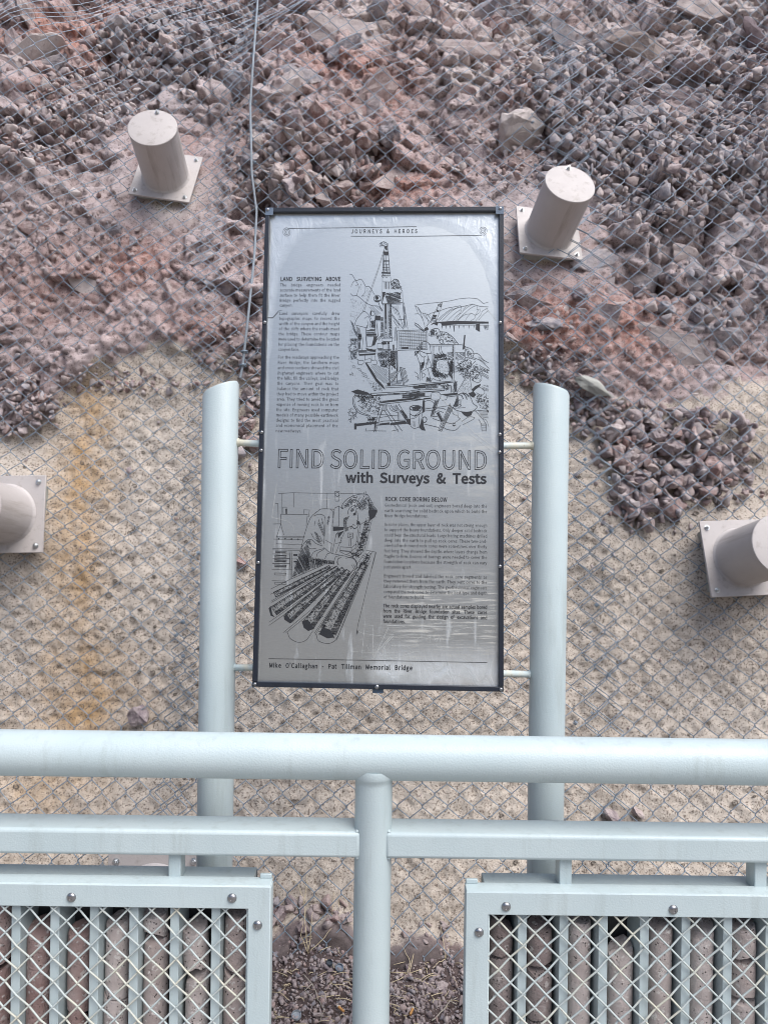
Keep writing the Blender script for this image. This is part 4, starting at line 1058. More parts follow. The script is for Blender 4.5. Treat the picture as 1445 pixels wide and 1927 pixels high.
D.line('1040,1240 1068,1700;1062,1240 1130,1720', 1.1); D.hatch('1045,1290 1070,1300 1100,1690 1060,1690', 80, 9, .9); D.line('960,1290 965,1700', .7); D.line('835,1435 1050,1720;840,1470 980,1650;830,1290 960,1400 1050,1690;870,1560 960,1700;960,1540 1050,1545', 1.0); D.hatch('840,1300 950,1290 955,1480 860,1420', 70, 22, .6)
# rocks at left
D.curve('80,722 120,732 190,832 280,812 340,892 370,950 420,938 470,1000 530,1100', 1.0); D.curve('190,832 140,862 100,950;190,850 225,905 180,930;225,900 240,960 232,1010 200,1110;280,900 268,950 275,1000;360,960 352,1050 290,1130;300,1110 350,1120', .8)
D.curve('90,1072 140,1115 200,1108 290,1170 370,1240 480,1290 580,1300 640,1350 670,1395', 1.1); D.dots('80,1130 380,1260 330,1400 80,1330', 90, .55); D.hatch('430,1290 600,1310 670,1420 560,1480 420,1320', 40, 20, .6); D.dots('370,960 470,1010 400,1220 300,1150', 40, .5)
D.hatch('75,1530 110,1540 210,1800 240,1900 170,1800', 50, 12, 1.2); D.dots('80,1380 300,1420 170,1560 80,1500', 60, .5); D.dots('75,1650 140,1700 210,1900 75,1920', 60, .6)
# the driller bent over the controls
D.curve('310,1410 255,1470 205,1535 160,1640', 1.2); D.line('160,1640 260,1665 400,1700 385,1650', 1.2); D.curve('310,1410 355,1400 430,1470 470,1540', 1.1); D.circ(488, 1435, 42, 1.0); D.fill('450,1380 470,1385 472,1480 455,1470')
D.curve('345,1525 375,1500 425,1500 450,1590 440,1680 500,1662', 1.0); D.curve('395,1560 410,1640 390,1690', .9); D.curve('200,1665 205,1770 240,1840', 1.2); D.line('370,1700 372,1925;240,1830 235,1925', 1.1); D.hatch('205,1680 260,1690 300,1900 240,1900', 100, 12, .9); D.hatch('230,1800 300,1820 290,1925 235,1925', 20, 12, 1.2)
D.fill('535,1472 635,1476 635,1560 530,1556'); D.hatch('455,1560 540,1560 545,1700 470,1690', 60, 10, 1.2); D.line('560,1570 590,1850;530,1560 545,1850', 1.5); D.hatch('375,1730 540,1720 545,1800 375,1790', 0, 12, 1.2); D.fill('380,1805 560,1800 560,1835 380,1840'); D.hatch('640,1500 680,1500 690,1850 640,1850', 0, 15, 1.3); D.line('640,1840 560,1920;655,1850 600,1925', 1.4)
D.line('665,1880 870,1880', 1.6); D.line('890,1690 900,1925;915,1680 930,1925', 1.2)
D = Draw(650, 630, 10.143)
D.line('400,30 545,20 500,215 410,220 400,30', 1.0); D.fill('545,20 610,20 590,110 560,190 505,200'); D.line('700,55 895,52 890,115 708,118 700,55', 1.2); D.hatch('690,120 790,130 780,180 690,170', 10, 10, 1.2); D.line('610,155 720,150 720,250 610,255 610,155', 1.0); D.hatch('600,255 900,270 900,300 600,300', 0, 9, 1.3)
D.line('240,20 240,270;270,20 285,260', 1.1); D.hatch('245,20 270,20 285,260 250,260', 0, 16, 1.3); D.line('340,30 315,290;390,20 400,240', 1.0); D.fill('230,290 410,285 410,310 240,315')
D.line('250,330 570,315 575,345 255,365 250,330', 1.2); D.fill('255,367 575,347 570,372 260,392'); D.hatch('380,250 600,270 590,310 420,300', 0, 10, 1.3)
D.hatch('80,80 230,60 230,180 110,190', 40, 15, .9); D.curve('110,190 70,230 90,300 200,290', .9); D.hatch('80,310 220,300 220,450 110,470', 60, 13, 1.0); D.scrib('75,60 230,60 220,470 70,450', 70, 1.4, .9)
D.hatch('590,330 800,290 800,420 640,470', 35, 13, 1.0); D.hatch('850,300 960,290 950,640 850,560', -45, 11, 1.2); D.hatch('620,470 800,460 800,630 680,600', 75, 12, 1.1); D.scrib('600,330 950,320 940,640 650,600', 120, 1.5, 1.0)
D.curve('230,490 330,480 340,540 250,560 230,490;390,460 480,450 480,520 400,520;500,480 590,480 590,560 510,550', 1.0); D.line('495,390 500,480;370,380 370,480;565,390 570,470', 1.1)
D.line('800,120 835,900;835,120 848,900', 1.2); D.fill('800,130 840,130 842,170 802,170'); D.hatch('822,180 836,180 848,900 838,900', 80, 10, .9); D.fill('795,905 860,905 860,960 795,960')
D.fill('370,520 400,520 520,690 600,830 720,960 760,1040 700,1000 580,880 480,720'); D.hatch('450,540 640,580 860,880 800,950 600,820', 40, 26, .8); D.hatch('650,600 800,650 820,850', 40, 24, .7)
D.curve('130,590 160,575 185,600 155,625 130,590;215,640 260,630 295,670 250,680;290,690 400,740;310,730 420,790;330,780 450,830', .8); D.dots('90,500 450,560 560,860 300,900 100,780', 110, .5); D.dots('400,850 690,900 710,1050 540,1060', 120, .6); D.scrib('75,720 150,720 140,780 90,770', 8, 1.0); D.scrib('440,900 690,960 700,1060 540,1060', 30, 1.0)
D.line('960,250 985,900;990,250 1000,700', 1.2); D.hatch('962,300 990,300 1000,680 970,760', 80, 9, .9); D.fill('900,180 930,180 930,290 905,290'); D.hatch('860,740 1000,640 960,850 860,900', -60, 15, 1.1); D.line('1040,620 1100,950;1040,610 1140,640;1060,620 1120,950', 1.2); D.hatch('1060,640 1150,650 1220,880 1110,930', -45, 14, .8); D.line('980,770 1040,660 1070,830;980,860 985,770', 1.0); D.hatch('860,870 1080,850 1060,940 880,960', 70, 18, 1.1)
# pipes over the trestles
D.line('760,970 1170,955 1420,930;760,1005 1160,985 1420,965', 1.3); D.fill('1290,965 1420,960 1420,1005 1290,1015'); D.line('500,1110 1200,1070 1420,1035;500,1160 1200,1115 1420,1080', 1.4); D.hatch('500,1140 1420,1066 1420,1088 500,1164', 0, 9, 1.1)
D.line('650,1265 1420,1185;650,1325 1420,1235;650,1265 640,1325;650,1295 1420,1212', 1.4); D.hatch('650,1272 1420,1195 1420,1210 650,1292', -6, 9, 1.2); D.hatch('1060,1130 1420,1105 1420,1180 1080,1200', 0, 9, 1.4); D.fill('1210,1120 1420,1105 1420,1150 1215,1170')
D.fill('110,1075 230,1035 430,1095 470,1130 330,1140 200,1120'); D.scrib('160,1060 460,1100 560,1180 350,1260 220,1160', 110, 1.4, 1.1); D.curve('195,1140 145,1200 150,1330 250,1480 460,1550', 1.5); D.curve('215,1150 172,1210 178,1320 270,1455 470,1535', 1.2)
D.curve('390,1180 540,1190 545,1270 440,1280;230,1270 300,1240 360,1290 320,1340;250,1340 330,1390', 1.0); D.scrib('220,1160 680,1180 640,1480 330,1460', 190, 1.6, .9); D.line('480,1500 640,1510 1000,1540;480,1560 620,1580 900,1530', 1.0); D.scrib('60,1370 180,1350 230,1480 100,1680 60,1660', 50, 1.4, 1.0)
D.line('660,1340 540,1850;715,1340 580,1840;660,1340 790,1330 780,1430 700,1440', 1.3); D.line('700,1440 640,1600;750,1450 1010,1840;790,1420 1080,1830', 1.4); D.hatch('725,1340 785,1335 775,1425 720,1430', 90, 16, .8); D.hatch('550,1700 600,1680 580,1830 545,1840', 100, 9, .9)
D.line('960,1330 1150,1620;1010,1310 1195,1590;1000,1470 1010,1640;1030,1470 1030,1630', 1.3); D.hatch('1030,1420 1140,1460 1190,1590 1150,1610', 50, 9, 1.1); D.curve('830,1340 870,1430 1000,1480;860,1330 920,1420 1000,1450', 1.1); D.hatch('840,1340 1000,1340 1010,1460 900,1420', 50, 20, .8)
D.fill('200,1690 600,1650 600,1690 210,1740'); D.fill('165,1685 215,1685 210,1800 165,1800'); D.line('600,1670 730,1640 1130,1620;600,1720 1140,1680', 1.3); D.fill('640,1690 840,1665 840,1700 640,1725'); D.fill('850,1680 1140,1630 1180,1690 860,1720'); D.scrib('430,1560 600,1560 560,1700 430,1690', 30, 1.4, 1.1); D.hatch('420,1600 560,1580 560,1640 420,1650', 0, 9, 1.2); D.line('380,1830 400,1770;380,1830 520,1825;520,1825 770,1830;880,1830 1000,1805', 1.2); D.fill('1150,1600 1240,1600 1240,1720 1180,1690')
D.circ(1320, 1390, 100, 1.2, 48); D.hatch('1260,1370 1420,1350 1420,1420 1280,1430', 0, 9, 1.3); D.line('1222,1400 1245,1740;1420,1440 1395,1760', 1.2); D.curve('1245,1740 1310,1780 1395,1760', 1.2); D.curve('1230,1600 1330,1580 1420,1500', .9); D.curve('1225,1500 1310,1540 1410,1510', 1.5); D.hatch('1260,1640 1340,1640 1330,1760 1270,1740', 90, 22, .6)
# right half
D = Draw(780, 540, 9.633)
D.line('0,318 200,292 500,262 650,240 800,205 990,187 1145,205 1250,290 1335,265', .8); D.line('275,470 400,440 600,370 830,330 850,350 1050,300 1200,345 1335,350', .9)
D.curve('830,335 850,380 830,460 780,540 755,600;840,350 700,410 500,600;800,350 620,440 440,600;700,370 560,460 400,600;830,400 720,480 590,605;830,460 760,520 700,600', .75)
D.curve('1050,305 940,370 830,480;940,330 880,410;1110,330 1010,380 850,520 780,590;1140,340 1130,400 1165,400 1130,450 1100,500 1030,470 960,530 920,600;1180,370 1180,450 1100,510 1090,560 1020,600;1330,370 1230,430 1200,490 1110,600;1335,420 1250,490 1160,590;1040,470 900,500 780,600', .75)
D.fill('395,625 740,605 1340,620 1342,640 760,665 500,690 480,650'); D.fill('500,640 735,620 735,660 510,688'); D.fill('700,690 725,690 722,800 715,800'); D.line('740,660 1100,660 1340,655', 1.2)
for x in (498, 568, 645, 805, 890, 985, 1085, 1290): D.fill('%d,690 %d,690 %d,%d' % (x-8, x+8, x+3, 755))
D.fill('1115,665 1185,650 1185,805 1110,760'); D.hatch('1225,690 1345,670 1345,770 1250,760', 70, 18, .9); D.line('730,650 730,690;755,650 765,690', 1.0); D.line('500,690 1340,685', .5)
D.line('330,510 440,310 500,262 470,400 395,600 300,580 330,510', 1.0); D.hatch('330,500 400,500 390,570 320,570', 20, 11, 1.4); D.hatch('440,310 500,290 490,350 450,350', -60, 13, 1.2); D.fill('400,400 450,420 440,445 395,430'); D.line('345,490 400,600;410,410 430,300;300,640 320,560', 1.2)
D.curve('0,335 60,360 120,450 180,470 290,500;0,480 80,480 150,580 190,720;20,350 60,450;60,370 110,460 150,570;150,460 180,520 270,610;190,470 230,560 250,630;220,480 290,560', .8); D.line('215,700 300,600 400,620', 1.3); D.line('0,640 60,670 175,790;0,670 170,800', 1.5); D.fill('290,680 330,640 400,625 430,640 415,690 350,660'); D.fill('180,740 230,710 260,760 180,790')
# drum trailer, boulders, worker with a hard hat
D.curve('300,770 360,745 430,750 470,800 560,810 630,850 700,910 790,1020', 1.4); D.curve('300,770 260,850 290,880 340,880;350,760 360,880;470,800 470,950', 1.1); D.hatch('290,780 350,760 360,870 290,870', 60, 10, 1.2); D.scrib('370,760 600,850 780,1020 540,1010 360,890', 110, 1.2, .9)
D.line('260,1030 760,1035 870,1040 900,1050;290,1060 680,1060', 1.3); D.circ(490, 980, 35, 1.2); D.line('330,1060 320,1420;350,1060 335,1420', 1.1); D.curve('440,1060 460,1180 570,1320;480,1060 500,1170 610,1320', 1.2); D.hatch('340,1220 580,1210 580,1260 350,1290', 0, 9, 1.3); D.scrib('340,1210 600,1200 640,1330 400,1310', 60, 1.2, 1.0); D.line('690,1050 690,1541;725,1050 725,1541', 1.3); D.hatch('690,1050 705,1050 705,1541 690,1541', 60, 12, 1.2)
D.fill('900,860 922,860 905,1110 870,1130'); D.line('740,1180 910,1180 910,1300 755,1300 740,1180', 1.0); D.hatch('755,1190 905,1190 905,1290 760,1290', 35, 15, 1.0); D.hatch('580,1170 690,1170 690,1310 590,1310', 20, 14, .9); D.line('915,1060 915,1330', 1.0)
D.curve('910,1070 960,1090 1020,1110 1070,1180 1060,1260;1070,1190 1160,1210 1250,1310 1345,1370;1060,1270 1200,1330 1350,1470', 1.1); D.scrib('940,1100 1060,1200 1050,1270 930,1300', 40, 1.2, .9); D.hatch('1080,1210 1250,1310 1340,1440 1200,1330', 35, 20, .7); D.line('740,1440 900,1340 1010,1280 1100,1310;740,1440 900,1470 1000,1440 1110,1330', 1.2); D.scrib('760,1330 1000,1290 1060,1400 800,1460', 70, 1.2, .9)
D.curve('640,1300 540,1300 420,1330 390,1420 430,1530', 1.2); D.dots('430,1330 620,1320 640,1530 420,1530', 60, .5); D.hatch('590,1340 690,1320 690,1540 640,1540', 60, 10, 1.1); D.hatch('335,1290 410,1320 380,1540 330,1540', 30, 11, 1.1); D.scrib('740,1460 1340,1480 1345,1541 740,1541', 60, 1.4, .9)
D.curve('40,1090 90,1140 200,1190 300,1195', 1.3); D.curve('75,1080 130,1000 200,980 270,1030 295,1180', 1.2); D.line('40,1090 75,1075', 1.1); D.hatch('80,1080 140,1010 150,1130 110,1120', 45, 10, .8); D.hatch('0,1150 90,1150 40,1240 0,1230', 60, 10, 1.2)
D.curve('100,1150 95,1200 150,1260 200,1250;230,1200 240,1250 290,1380 310,1500', 1.1); D.line('30,1200 110,1430 120,1541;180,1250 170,1400 120,1490;250,1260 210,1450', 1.2); D.hatch('120,1400 180,1380 150,1480 125,1500', 60, 10, 1.1); D.hatch('200,1290 260,1300 240,1430 210,1430', 80, 14, .9)
D = Draw(780, 680, 9.633)
D.curve('140,170 230,120 310,95;140,170 130,330', 1.1); D.line('100,10 105,340;240,130 300,360;310,110 470,340', 1.2); D.hatch('110,20 180,0 130,150 110,140', 70, 9, 1.2); D.curve('0,180 60,230 60,330;20,260 90,300;150,200 200,240 150,290', 1.0); D.hatch('215,270 300,300 290,360 210,360', 60, 9, .9); D.hatch('300,130 350,20 410,170 600,250 560,290 350,270', 40, 12, 1.2); D.scrib('300,100 420,180 640,230 540,310 340,280', 80, 1.3, 1.0); D.dots('400,10 640,10 640,180 560,230 420,160', 70, .6); D.hatch('640,0 690,0 690,330 610,230', 70, 9, 1.2); D.line('690,0 685,330;722,0 712,330', 1.2)
D.curve('330,300 390,330 470,340 470,350;330,300 300,350', 1.0); D.line('0,410 300,380 735,345;0,450 470,400 735,365;735,345 735,368', 1.3); D.hatch('0,430 735,356 735,368 0,452', -6, 8, 1.1); D.fill('0,452 200,440 200,475 0,490'); D.hatch('200,430 450,405 430,480 200,490', 60, 9, .8); D.line('0,515 550,490;0,560 540,520;550,490 540,525', 1.4); D.hatch('0,540 545,510 540,525 0,562', -4, 8, 1.1); D.fill('0,580 190,565 190,620 0,640'); D.scrib('440,400 640,390 640,520 560,500', 60, 1.2, 1.0)
D.curve('310,560 300,680 430,690 470,640 460,570 400,550 310,560', 1.1); D.curve('470,600 520,590 575,610 580,680 500,700', 1.0); D.fill('480,590 785,560 785,595 580,620'); D.line('580,640 780,615', 1.6); D.line('0,650 290,620;0,700 300,660', 1.3); D.hatch('0,690 290,650 295,668 0,712', -6, 8, 1.2); D.hatch('650,420 690,430 700,560 660,560', 90, 10, 1.2); D.hatch('700,380 770,350 770,560 720,560', 80, 9, 1.1)
D.line('960,160 1000,270 1040,510;770,550 900,330 940,280', 1.2); D.dots('900,340 950,280 1030,500 980,570 770,550', 170, .55); D.curve('740,110 830,130 920,120 960,190;1040,330 1110,250 1190,240 1215,320 1150,380 1040,330;1110,250 1060,310', 1.1); D.scrib('740,120 1180,30 1200,330 1050,340 880,280', 170, 1.4, 1.0); D.hatch('1180,60 1345,150 1345,330 1210,280', 30, 22, .9); D.fill('1040,500 1100,440 1200,400 1190,440 1110,500 1050,560'); D.curve('1120,490 1180,460 1270,540 1220,610 1120,560', 1.0); D.hatch('1200,420 1345,430 1345,560 1250,540', 20, 20, .8); D.fill('975,570 1070,540 1120,600 1060,650 1000,610'); D.scrib('1060,620 1340,600 1340,930 1200,830', 120, 1.2, .9); D.dots('1070,640 1190,600 1210,730 1110,750', 50, .5)
D.curve('700,840 740,740 790,600 900,575 1010,640 1060,750 1135,810', 1.3); D.curve('690,830 760,880 920,912 1060,890 1135,830', 1.3); D.line('720,845 920,830', .9); D.hatch('700,800 790,620 800,760 760,830', 70, 10, 1.1); D.dots('740,680 860,680 840,830 720,830', 100, .7); D.curve('790,600 850,610 880,670;880,580 920,610 950,680;910,575 950,590 970,635', 2.0)
D.fill('850,915 1055,905 1030,970 960,1000 900,970'); D.curve('780,900 790,1000 830,1035;1060,900 1110,900 1220,1025', 1.0); D.curve('830,1035 740,1100 690,1140 720,1170;860,1080 990,1000 1090,1020 1000,1080 880,1140', 1.0); D.line('700,1110 730,1120;700,1160 745,1150', 2.0); D.curve('690,830 680,900 720,960 780,970', .9); D.line('1160,1040 1210,1130 1220,1260;1240,1040 1300,1140 1295,1260;1215,1130 1300,1130;1220,1160 1300,1165;1220,1200 1298,1200;1222,1240 1298,1240', 1.1); D.curve('1220,1025 1300,1060 1345,1180;1100,880 1340,890', .8); D.hatch('1130,880 1345,900 1345,1020 1220,1020', 4, 16, .6)
D.line('640,760 430,1240;700,820 490,1260;430,1240 490,1260', 1.4); D.hatch('640,770 690,830 500,1230 450,1240', 25, 10, .7); D.line('370,700 290,990;440,700 340,990', 1.3); D.hatch('380,700 430,700 330,980 300,980', 100, 9, 1.2); D.line('400,930 490,1090;440,910 520,1070', 1.4); D.fill('400,930 430,915 510,1070 490,1085')
D.fill('150,700 185,700 190,900 150,930 140,830'); D.curve('190,720 260,700 340,740 340,830 200,840', 1.0); D.line('180,860 600,800 640,790;200,890 320,880', 1.0); D.curve('360,880 420,840 520,850 560,870;370,920 430,890 520,920', 1.2); D.curve('170,1130 260,1150 430,1190;520,1190 600,1230 740,1240 830,1160;570,1100 700,1130;330,1030 480,1080;290,1000 420,990', 1.3); D.fill('80,1190 150,1000 165,1160 200,1250 130,1240'); D.circ(180, 1050, 40, 1.8, 50); D.curve('0,1000 60,960 140,920;0,980 140,870', 1.0); D.circ(30, 840, 110, 1.3, 48); D.fill('0,810 80,800 130,840 60,870 0,870'); D.line('150,860 100,1200', 1.2)
# control box panel
D = Draw(480, 380, 3.0104)
D.line('803,727 976,720 976,832 806,838 803,727', 1.2); D.line('815,733 968,727 968,826 817,830 815,733', .8)
for k in range(1, 15): D.line('%d,735 %d,%d' % (815+k*10.4, 816+k*10.3, 828), .65)
for k in range(1, 11): D.line('816,%d 968,%d' % (735+k*8.6, 729+k*8.6), .55 if k % 3 else .9)
D.fill('830,820 868,820 868,829 831,830')
tag(INK.build('drill_rig_drawing', M_INK, panel), kind='stuff')

INK = MB()                                           # the man leaning over trays of cores
D = Draw(500, 910, 6.568)
D.line('155,122 330,110 560,116 850,118;920,120 1180,122 1260,130', .9); D.line('195,125 195,375;345,118 345,290;760,120 752,305', .8); D.line('118,243 150,245 155,480', .9); D.line('855,95 910,95 905,215 860,215 855,95', .9); D.circ(884, 132, 24, 1.2)
D.line('185,378 350,380 515,380 500,520;185,378 185,500 130,670;185,500 222,632;90,498 185,495', 1.0); D.line('212,290 255,290 255,378 215,378 212,290;465,322 540,325 530,410 510,410;468,325 470,375', .9); D.fill('243,310 262,310 262,378 246,378')
D.line('130,655 480,655;95,685 450,692;130,655 130,745;130,742 300,750 450,748;145,670 470,668', .9); D.line('85,800 430,808;85,818 420,826;290,826 300,1050;315,826 318,1050;80,868 290,870;80,930 290,930;80,988 290,990', .9)
for y in (845, 895, 955, 1020): D.line('118,%d 255,%d 250,%d 120,%d 118,%d' % (y-14, y-8, y+12, y+10, y-14), 1.0); D.hatch('120,%d 252,%d 250,%d 122,%d' % (y-8, y-2, y+10, y+8), 2, 6, .8)
for x, y in ((160, 683), (238, 680), (318, 686), (398, 688)): D.circ(x, y, 7, 1.2)
D.fill('340,872 392,872 392,895 340,892'); D.fill('345,955 390,955 385,975 345,972'); D.line('320,930 390,930', .8)
# back, sleeve, collar
D.curve('845,315 700,310 640,340 560,410 520,500 480,620 450,740 440,790', 1.2); D.curve('800,318 830,350 828,420', 1.0); D.curve('590,400 650,378 710,390 735,440 730,600 715,740', 1.1); D.line('905,275 850,300 822,525 905,525 905,275', 1.1); D.curve('905,280 960,310', 1.1)
D.fill('830,535 960,535 960,570 900,580 830,585'); D.hatch('640,470 700,480 720,640 700,740 650,600', 65, 12, 1.2); D.hatch('770,390 790,410 770,520 755,500', 80, 9, 1.3); D.hatch('590,570 640,620 690,740 640,720', 60, 10, 1.3); D.curve('560,610 600,680 690,750;610,460 600,520;660,440 650,480;690,430 715,520 720,640', 1.1)
D.curve('440,790 500,705 560,690 620,740 700,770', 1.2); D.curve('500,720 540,800 620,800;560,900 600,840 720,800;630,900 640,860 720,810', 1.1); D.curve('720,790 800,855 900,880 1000,900', 1.2); D.curve('730,930 760,870 790,860', 1.1); D.curve('840,990 860,910 910,890;890,1000 890,940 930,910', 1.2)
D.hatch('430,780 520,760 560,900 520,1050 350,1051 390,900', 62, 9, 1.1); D.hatch('480,820 540,840 530,1000 440,1050', 100, 12, 1.1); D.hatch('520,900 700,930 840,990 620,1010 530,960', 95, 10, 1.2); D.hatch('560,930 840,950 850,1000 700,980', 80, 8, 1.2); D.hatch('480,720 550,700 560,760 500,790', 40, 10, 1.2)
# head
D.curve('940,310 950,250 1020,180 1130,135 1240,130 1290,190 1330,270 1375,340 1330,420 1275,455', 1.3); D.hatch('950,270 1060,170 1130,150 1120,200 1000,280', 15, 12, 1.3); D.hatch('1150,230 1240,170 1260,260 1200,300 1150,300', 60, 12, 1.4); D.hatch('1250,190 1290,200 1370,330 1330,430 1280,420 1270,300', 50, 11, 1.5); D.hatch('940,310 1000,240 1080,220 1060,270', 60, 12, 1.2); D.scrib('1000,180 1250,150 1370,350 1290,440 1250,300 1150,320', 60, 3.2, 1.0); D.fill('1270,330 1380,320 1340,420 1290,450')
D.curve('1010,380 1030,310 1090,270 1120,300 1110,350 1080,390', 1.3); D.hatch('1050,310 1100,290 1090,340 1050,350', 45, 9, 1.3); D.fill('1075,370 1115,350 1115,385 1090,395'); D.curve('1130,340 1140,430 1125,500 1165,510', 1.1); D.fill('1125,450 1160,470 1170,505 1130,500'); D.curve('1275,350 1280,430 1240,465 1190,490 1165,510', 1.0); D.curve('1030,405 970,430 960,500 975,570 1000,575', 1.0); D.hatch('960,430 1030,405 1000,470 1000,570 965,550', 20, 12, 1.4); D.curve('1000,545 1060,530 1090,555 1120,545 1140,520', 1.6); D.curve('1060,530 1080,505 1100,520', 1.2); D.hatch('980,560 1060,530 1060,560 990,590', 80, 10, 1.2)
D.curve('900,590 870,640 850,720 820,860', 1.1); D.line('975,590 900,770 865,860;860,640 880,610;740,700 815,740 800,850;860,740 935,725 930,660', 1.0); D.fill('890,610 970,580 935,625 895,680'); D.line('1010,610 1080,610 1075,675 1015,665 1010,610;1035,625 1060,625 1060,655 1035,655 1035,625', 1.2); D.line('1035,680 1030,770;1055,680 1050,775', 1.2); D.line('920,780 1060,790 1110,750 1110,790 1060,835 920,825 920,780;1060,790 1060,835', 1.1); D.line('915,830 1060,845 990,880 915,840', 1.0); D.line('1165,520 1130,790;1145,540 1115,760;1310,450 1215,830 1130,910;1230,460 1165,790', 1.0)
D.hatch('1225,470 1290,470 1200,830 1130,840', 5, 16, 1.6); D.scrib('1220,470 1290,460 1190,830 1120,850', 60, 2.6, 1.2); D.scrib('1040,850 1140,830 1150,900 1060,890', 30, 2.2, 1.3); D.curve('1000,880 1060,900 1120,960 1130,1050', 1.1); D.curve('1000,905 1080,920 1130,1000', 1.0); D.line('1230,820 1365,848 1310,1050;1290,830 1140,1040', 1.0); D.scrib('1280,860 1310,860 1180,1050 1140,1050', 50, 2.6, 1.2)
D = Draw(500, 1040, 6.568)
D.curve('990,70 1040,60 1100,90 1130,150 1110,200 1060,230', 1.1); D.curve('1060,150 1090,200;1080,140 1105,180;900,60 880,120 900,150', 1.0)
for y in (45, 100, 165, 265, 380): D.line('105,%d 252,%d 250,%d 110,%d 105,%d' % (y-15, y-10, y+12, y+10, y-15), 1.0)
D.line('100,70 300,72;85,132 300,134;75,205 330,212;75,345 250,352;300,0 305,320;318,0 322,310', .9); D.hatch('400,40 520,10 560,200 340,300', 62, 9, 1.1); D.hatch('500,60 700,110 720,150 560,210 500,200', 80, 9, 1.2); D.hatch('350,180 540,210 460,260 330,300', 50, 11, 1.1)
def core_px(a0, a1, b0, b1, w0, n=4):                # one inked core between two points, width at each end
    (xa, ya), (xb, yb) = a0, a1; l = math.hypot(xb-xa, yb-ya); nx_, ny_ = -(yb-ya)/l, (xb-xa)/l
    seg = sorted([0, 1] + [random.uniform(.12, .9) for _ in range(n)])
    for s0, s1 in zip(seg[:-1], seg[1:]):
        s1 = s1 - .012; W0 = b0+(b1-b0)*s0; W1 = b0+(b1-b0)*s1
        q = [(xa+(xb-xa)*s0+nx_*W0*k, ya+(yb-ya)*s0+ny_*W0*k) for k in (-1, 1)] + [(xa+(xb-xa)*s1+nx_*W1*k, ya+(yb-ya)*s1+ny_*W1*k) for k in (1, -1)]
        t_ = ' '.join('%.1f,%.1f' % p for p in q); D.line(t_ + ' %.1f,%.1f' % q[0], 1.3); ar = l*(s1-s0)*(W0+W1)
        D.scrib(t_, int(ar/520), 1.2, 1.0); D.dots(t_, int(ar/420), .7)
        edge = [q[1], q[2], ((q[2][0]*.62+q[3][0]*.38), (q[2][1]*.62+q[3][1]*.38)), ((q[1][0]*.62+q[0][0]*.38), (q[1][1]*.62+q[0][1]*.38))]
        D.hatch(' '.join('%.1f,%.1f' % p for p in edge), math.degrees(math.atan2(yb-ya, xb-xa))+55, 8, 1.2)
        edge = [q[0], q[3], ((q[3][0]*.82+q[2][0]*.18), (q[3][1]*.82+q[2][1]*.18)), ((q[0][0]*.82+q[1][0]*.18), (q[0][1]*.82+q[1][1]*.18))]
        D.hatch(' '.join('%.1f,%.1f' % p for p in edge), math.degrees(math.atan2(yb-ya, xb-xa))+70, 9, 1.1)
core_px((110, 520), (800, 170), 34, 20, 0, 3); core_px((100, 720), (900, 175), 62, 22, 0, 5); core_px((280, 810), (970, 190), 66, 28, 0, 5); core_px((520, 900), (1030, 215), 78, 34, 0, 4); core_px((770, 970), (1230, 130), 108, 34, 0, 5)
D.fill('35,690 60,660 80,760 110,800 60,780'); D.fill('445,850 520,830 600,940 525,970 470,930'); D.fill('660,1010 700,920 800,960 850,1050 760,1060'); D.scrib('660,1000 720,900 870,1040 760,1060', 70, 1.6, 1.3); D.fill('220,780 260,770 330,860 300,875 230,830')
D.line('60,450 300,330 720,150;60,515 180,450 480,300 800,170', 1.1); D.line('65,600 830,165;70,615 860,170;40,860 880,270;40,900 450,610 920,290;215,990 640,640 1060,240;250,990 690,640 1110,230;610,1020 1130,180;600,1000 1100,240;880,1060 1260,130;870,1090 1060,640 1290,100', 1.0); D.line('1210,20 1000,330;1355,0 1140,890 1120,1010;1300,20 1250,130', 1.0)
D.curve('270,990 300,1060 400,1110 500,1080 580,970', 1.1); D.curve('622,1000 650,1090 760,1125 840,1100 880,1050', 1.1); D.line('1130,960 1130,1010 1145,960', 1.1)
tag(INK.build('core_logging_drawing', M_INK, panel), kind='stuff')

# scratches and cracks in the clear film
INK = MB(); YI = .0030
D = Draw(470, 820, 2.949)
D.line('1215,-18 1345,85 1375,108', 1.0)
D = Draw(660, 1140, 4.983)
D.curve('395,290 330,360 300,440 330,495 420,490 600,432', 1.1); D.line('350,210 280,360 205,505;395,265 250,430', .8); D.line('110,180 210,185 205,470;125,0 130,180 105,440;70,240 120,262 300,285', .6); D.curve('670,285 615,320 605,350', .7); D.curve('700,330 740,270 740,350', .7); D.line('780,290 800,345 830,290 838,340;930,190 915,300', .8); D.line('0,430 270,445;630,500 660,430 700,440;590,540 610,560 640,520;150,370 170,420', .5); D.line('340,185 720,195 1060,200', .9); D.line('530,270 770,278;380,375 880,380;320,440 640,432;250,470 700,478', .6)
D.curve('270,700 330,665 450,650 520,655 600,625 700,610 880,622 1000,660 1120,690 1200,715 1250,680 1280,650', .6); D.line('1000,230 1120,200 1180,280;1150,290 1185,275', .5)
for _ in range(46):
    x, y = random.uniform(60, 1250), random.uniform(150, 520); l = random.uniform(8, 60); a_ = random.gauss(0, .5)
    D.line('%.1f,%.1f %.1f,%.1f' % (x, y, x+l*math.cos(a_), y+l*math.sin(a_)*.5), random.uniform(.25, .6))
D = Draw(500, 910, 6.568)
D.line('135,0 75,415 260,460', .7); D.curve('260,460 320,500 345,560 340,600;545,0 580,200 590,460;550,210 700,200 930,180', .5)
D = Draw(480, 380, 3.0104)
D.line('1308,595 1365,668', 1.0); D.line('970,1015 1130,1190 1240,1305 1385,1415', 1.1)
tag(INK.build('film_scratch', M_SCRATCH, panel), kind='stuff')
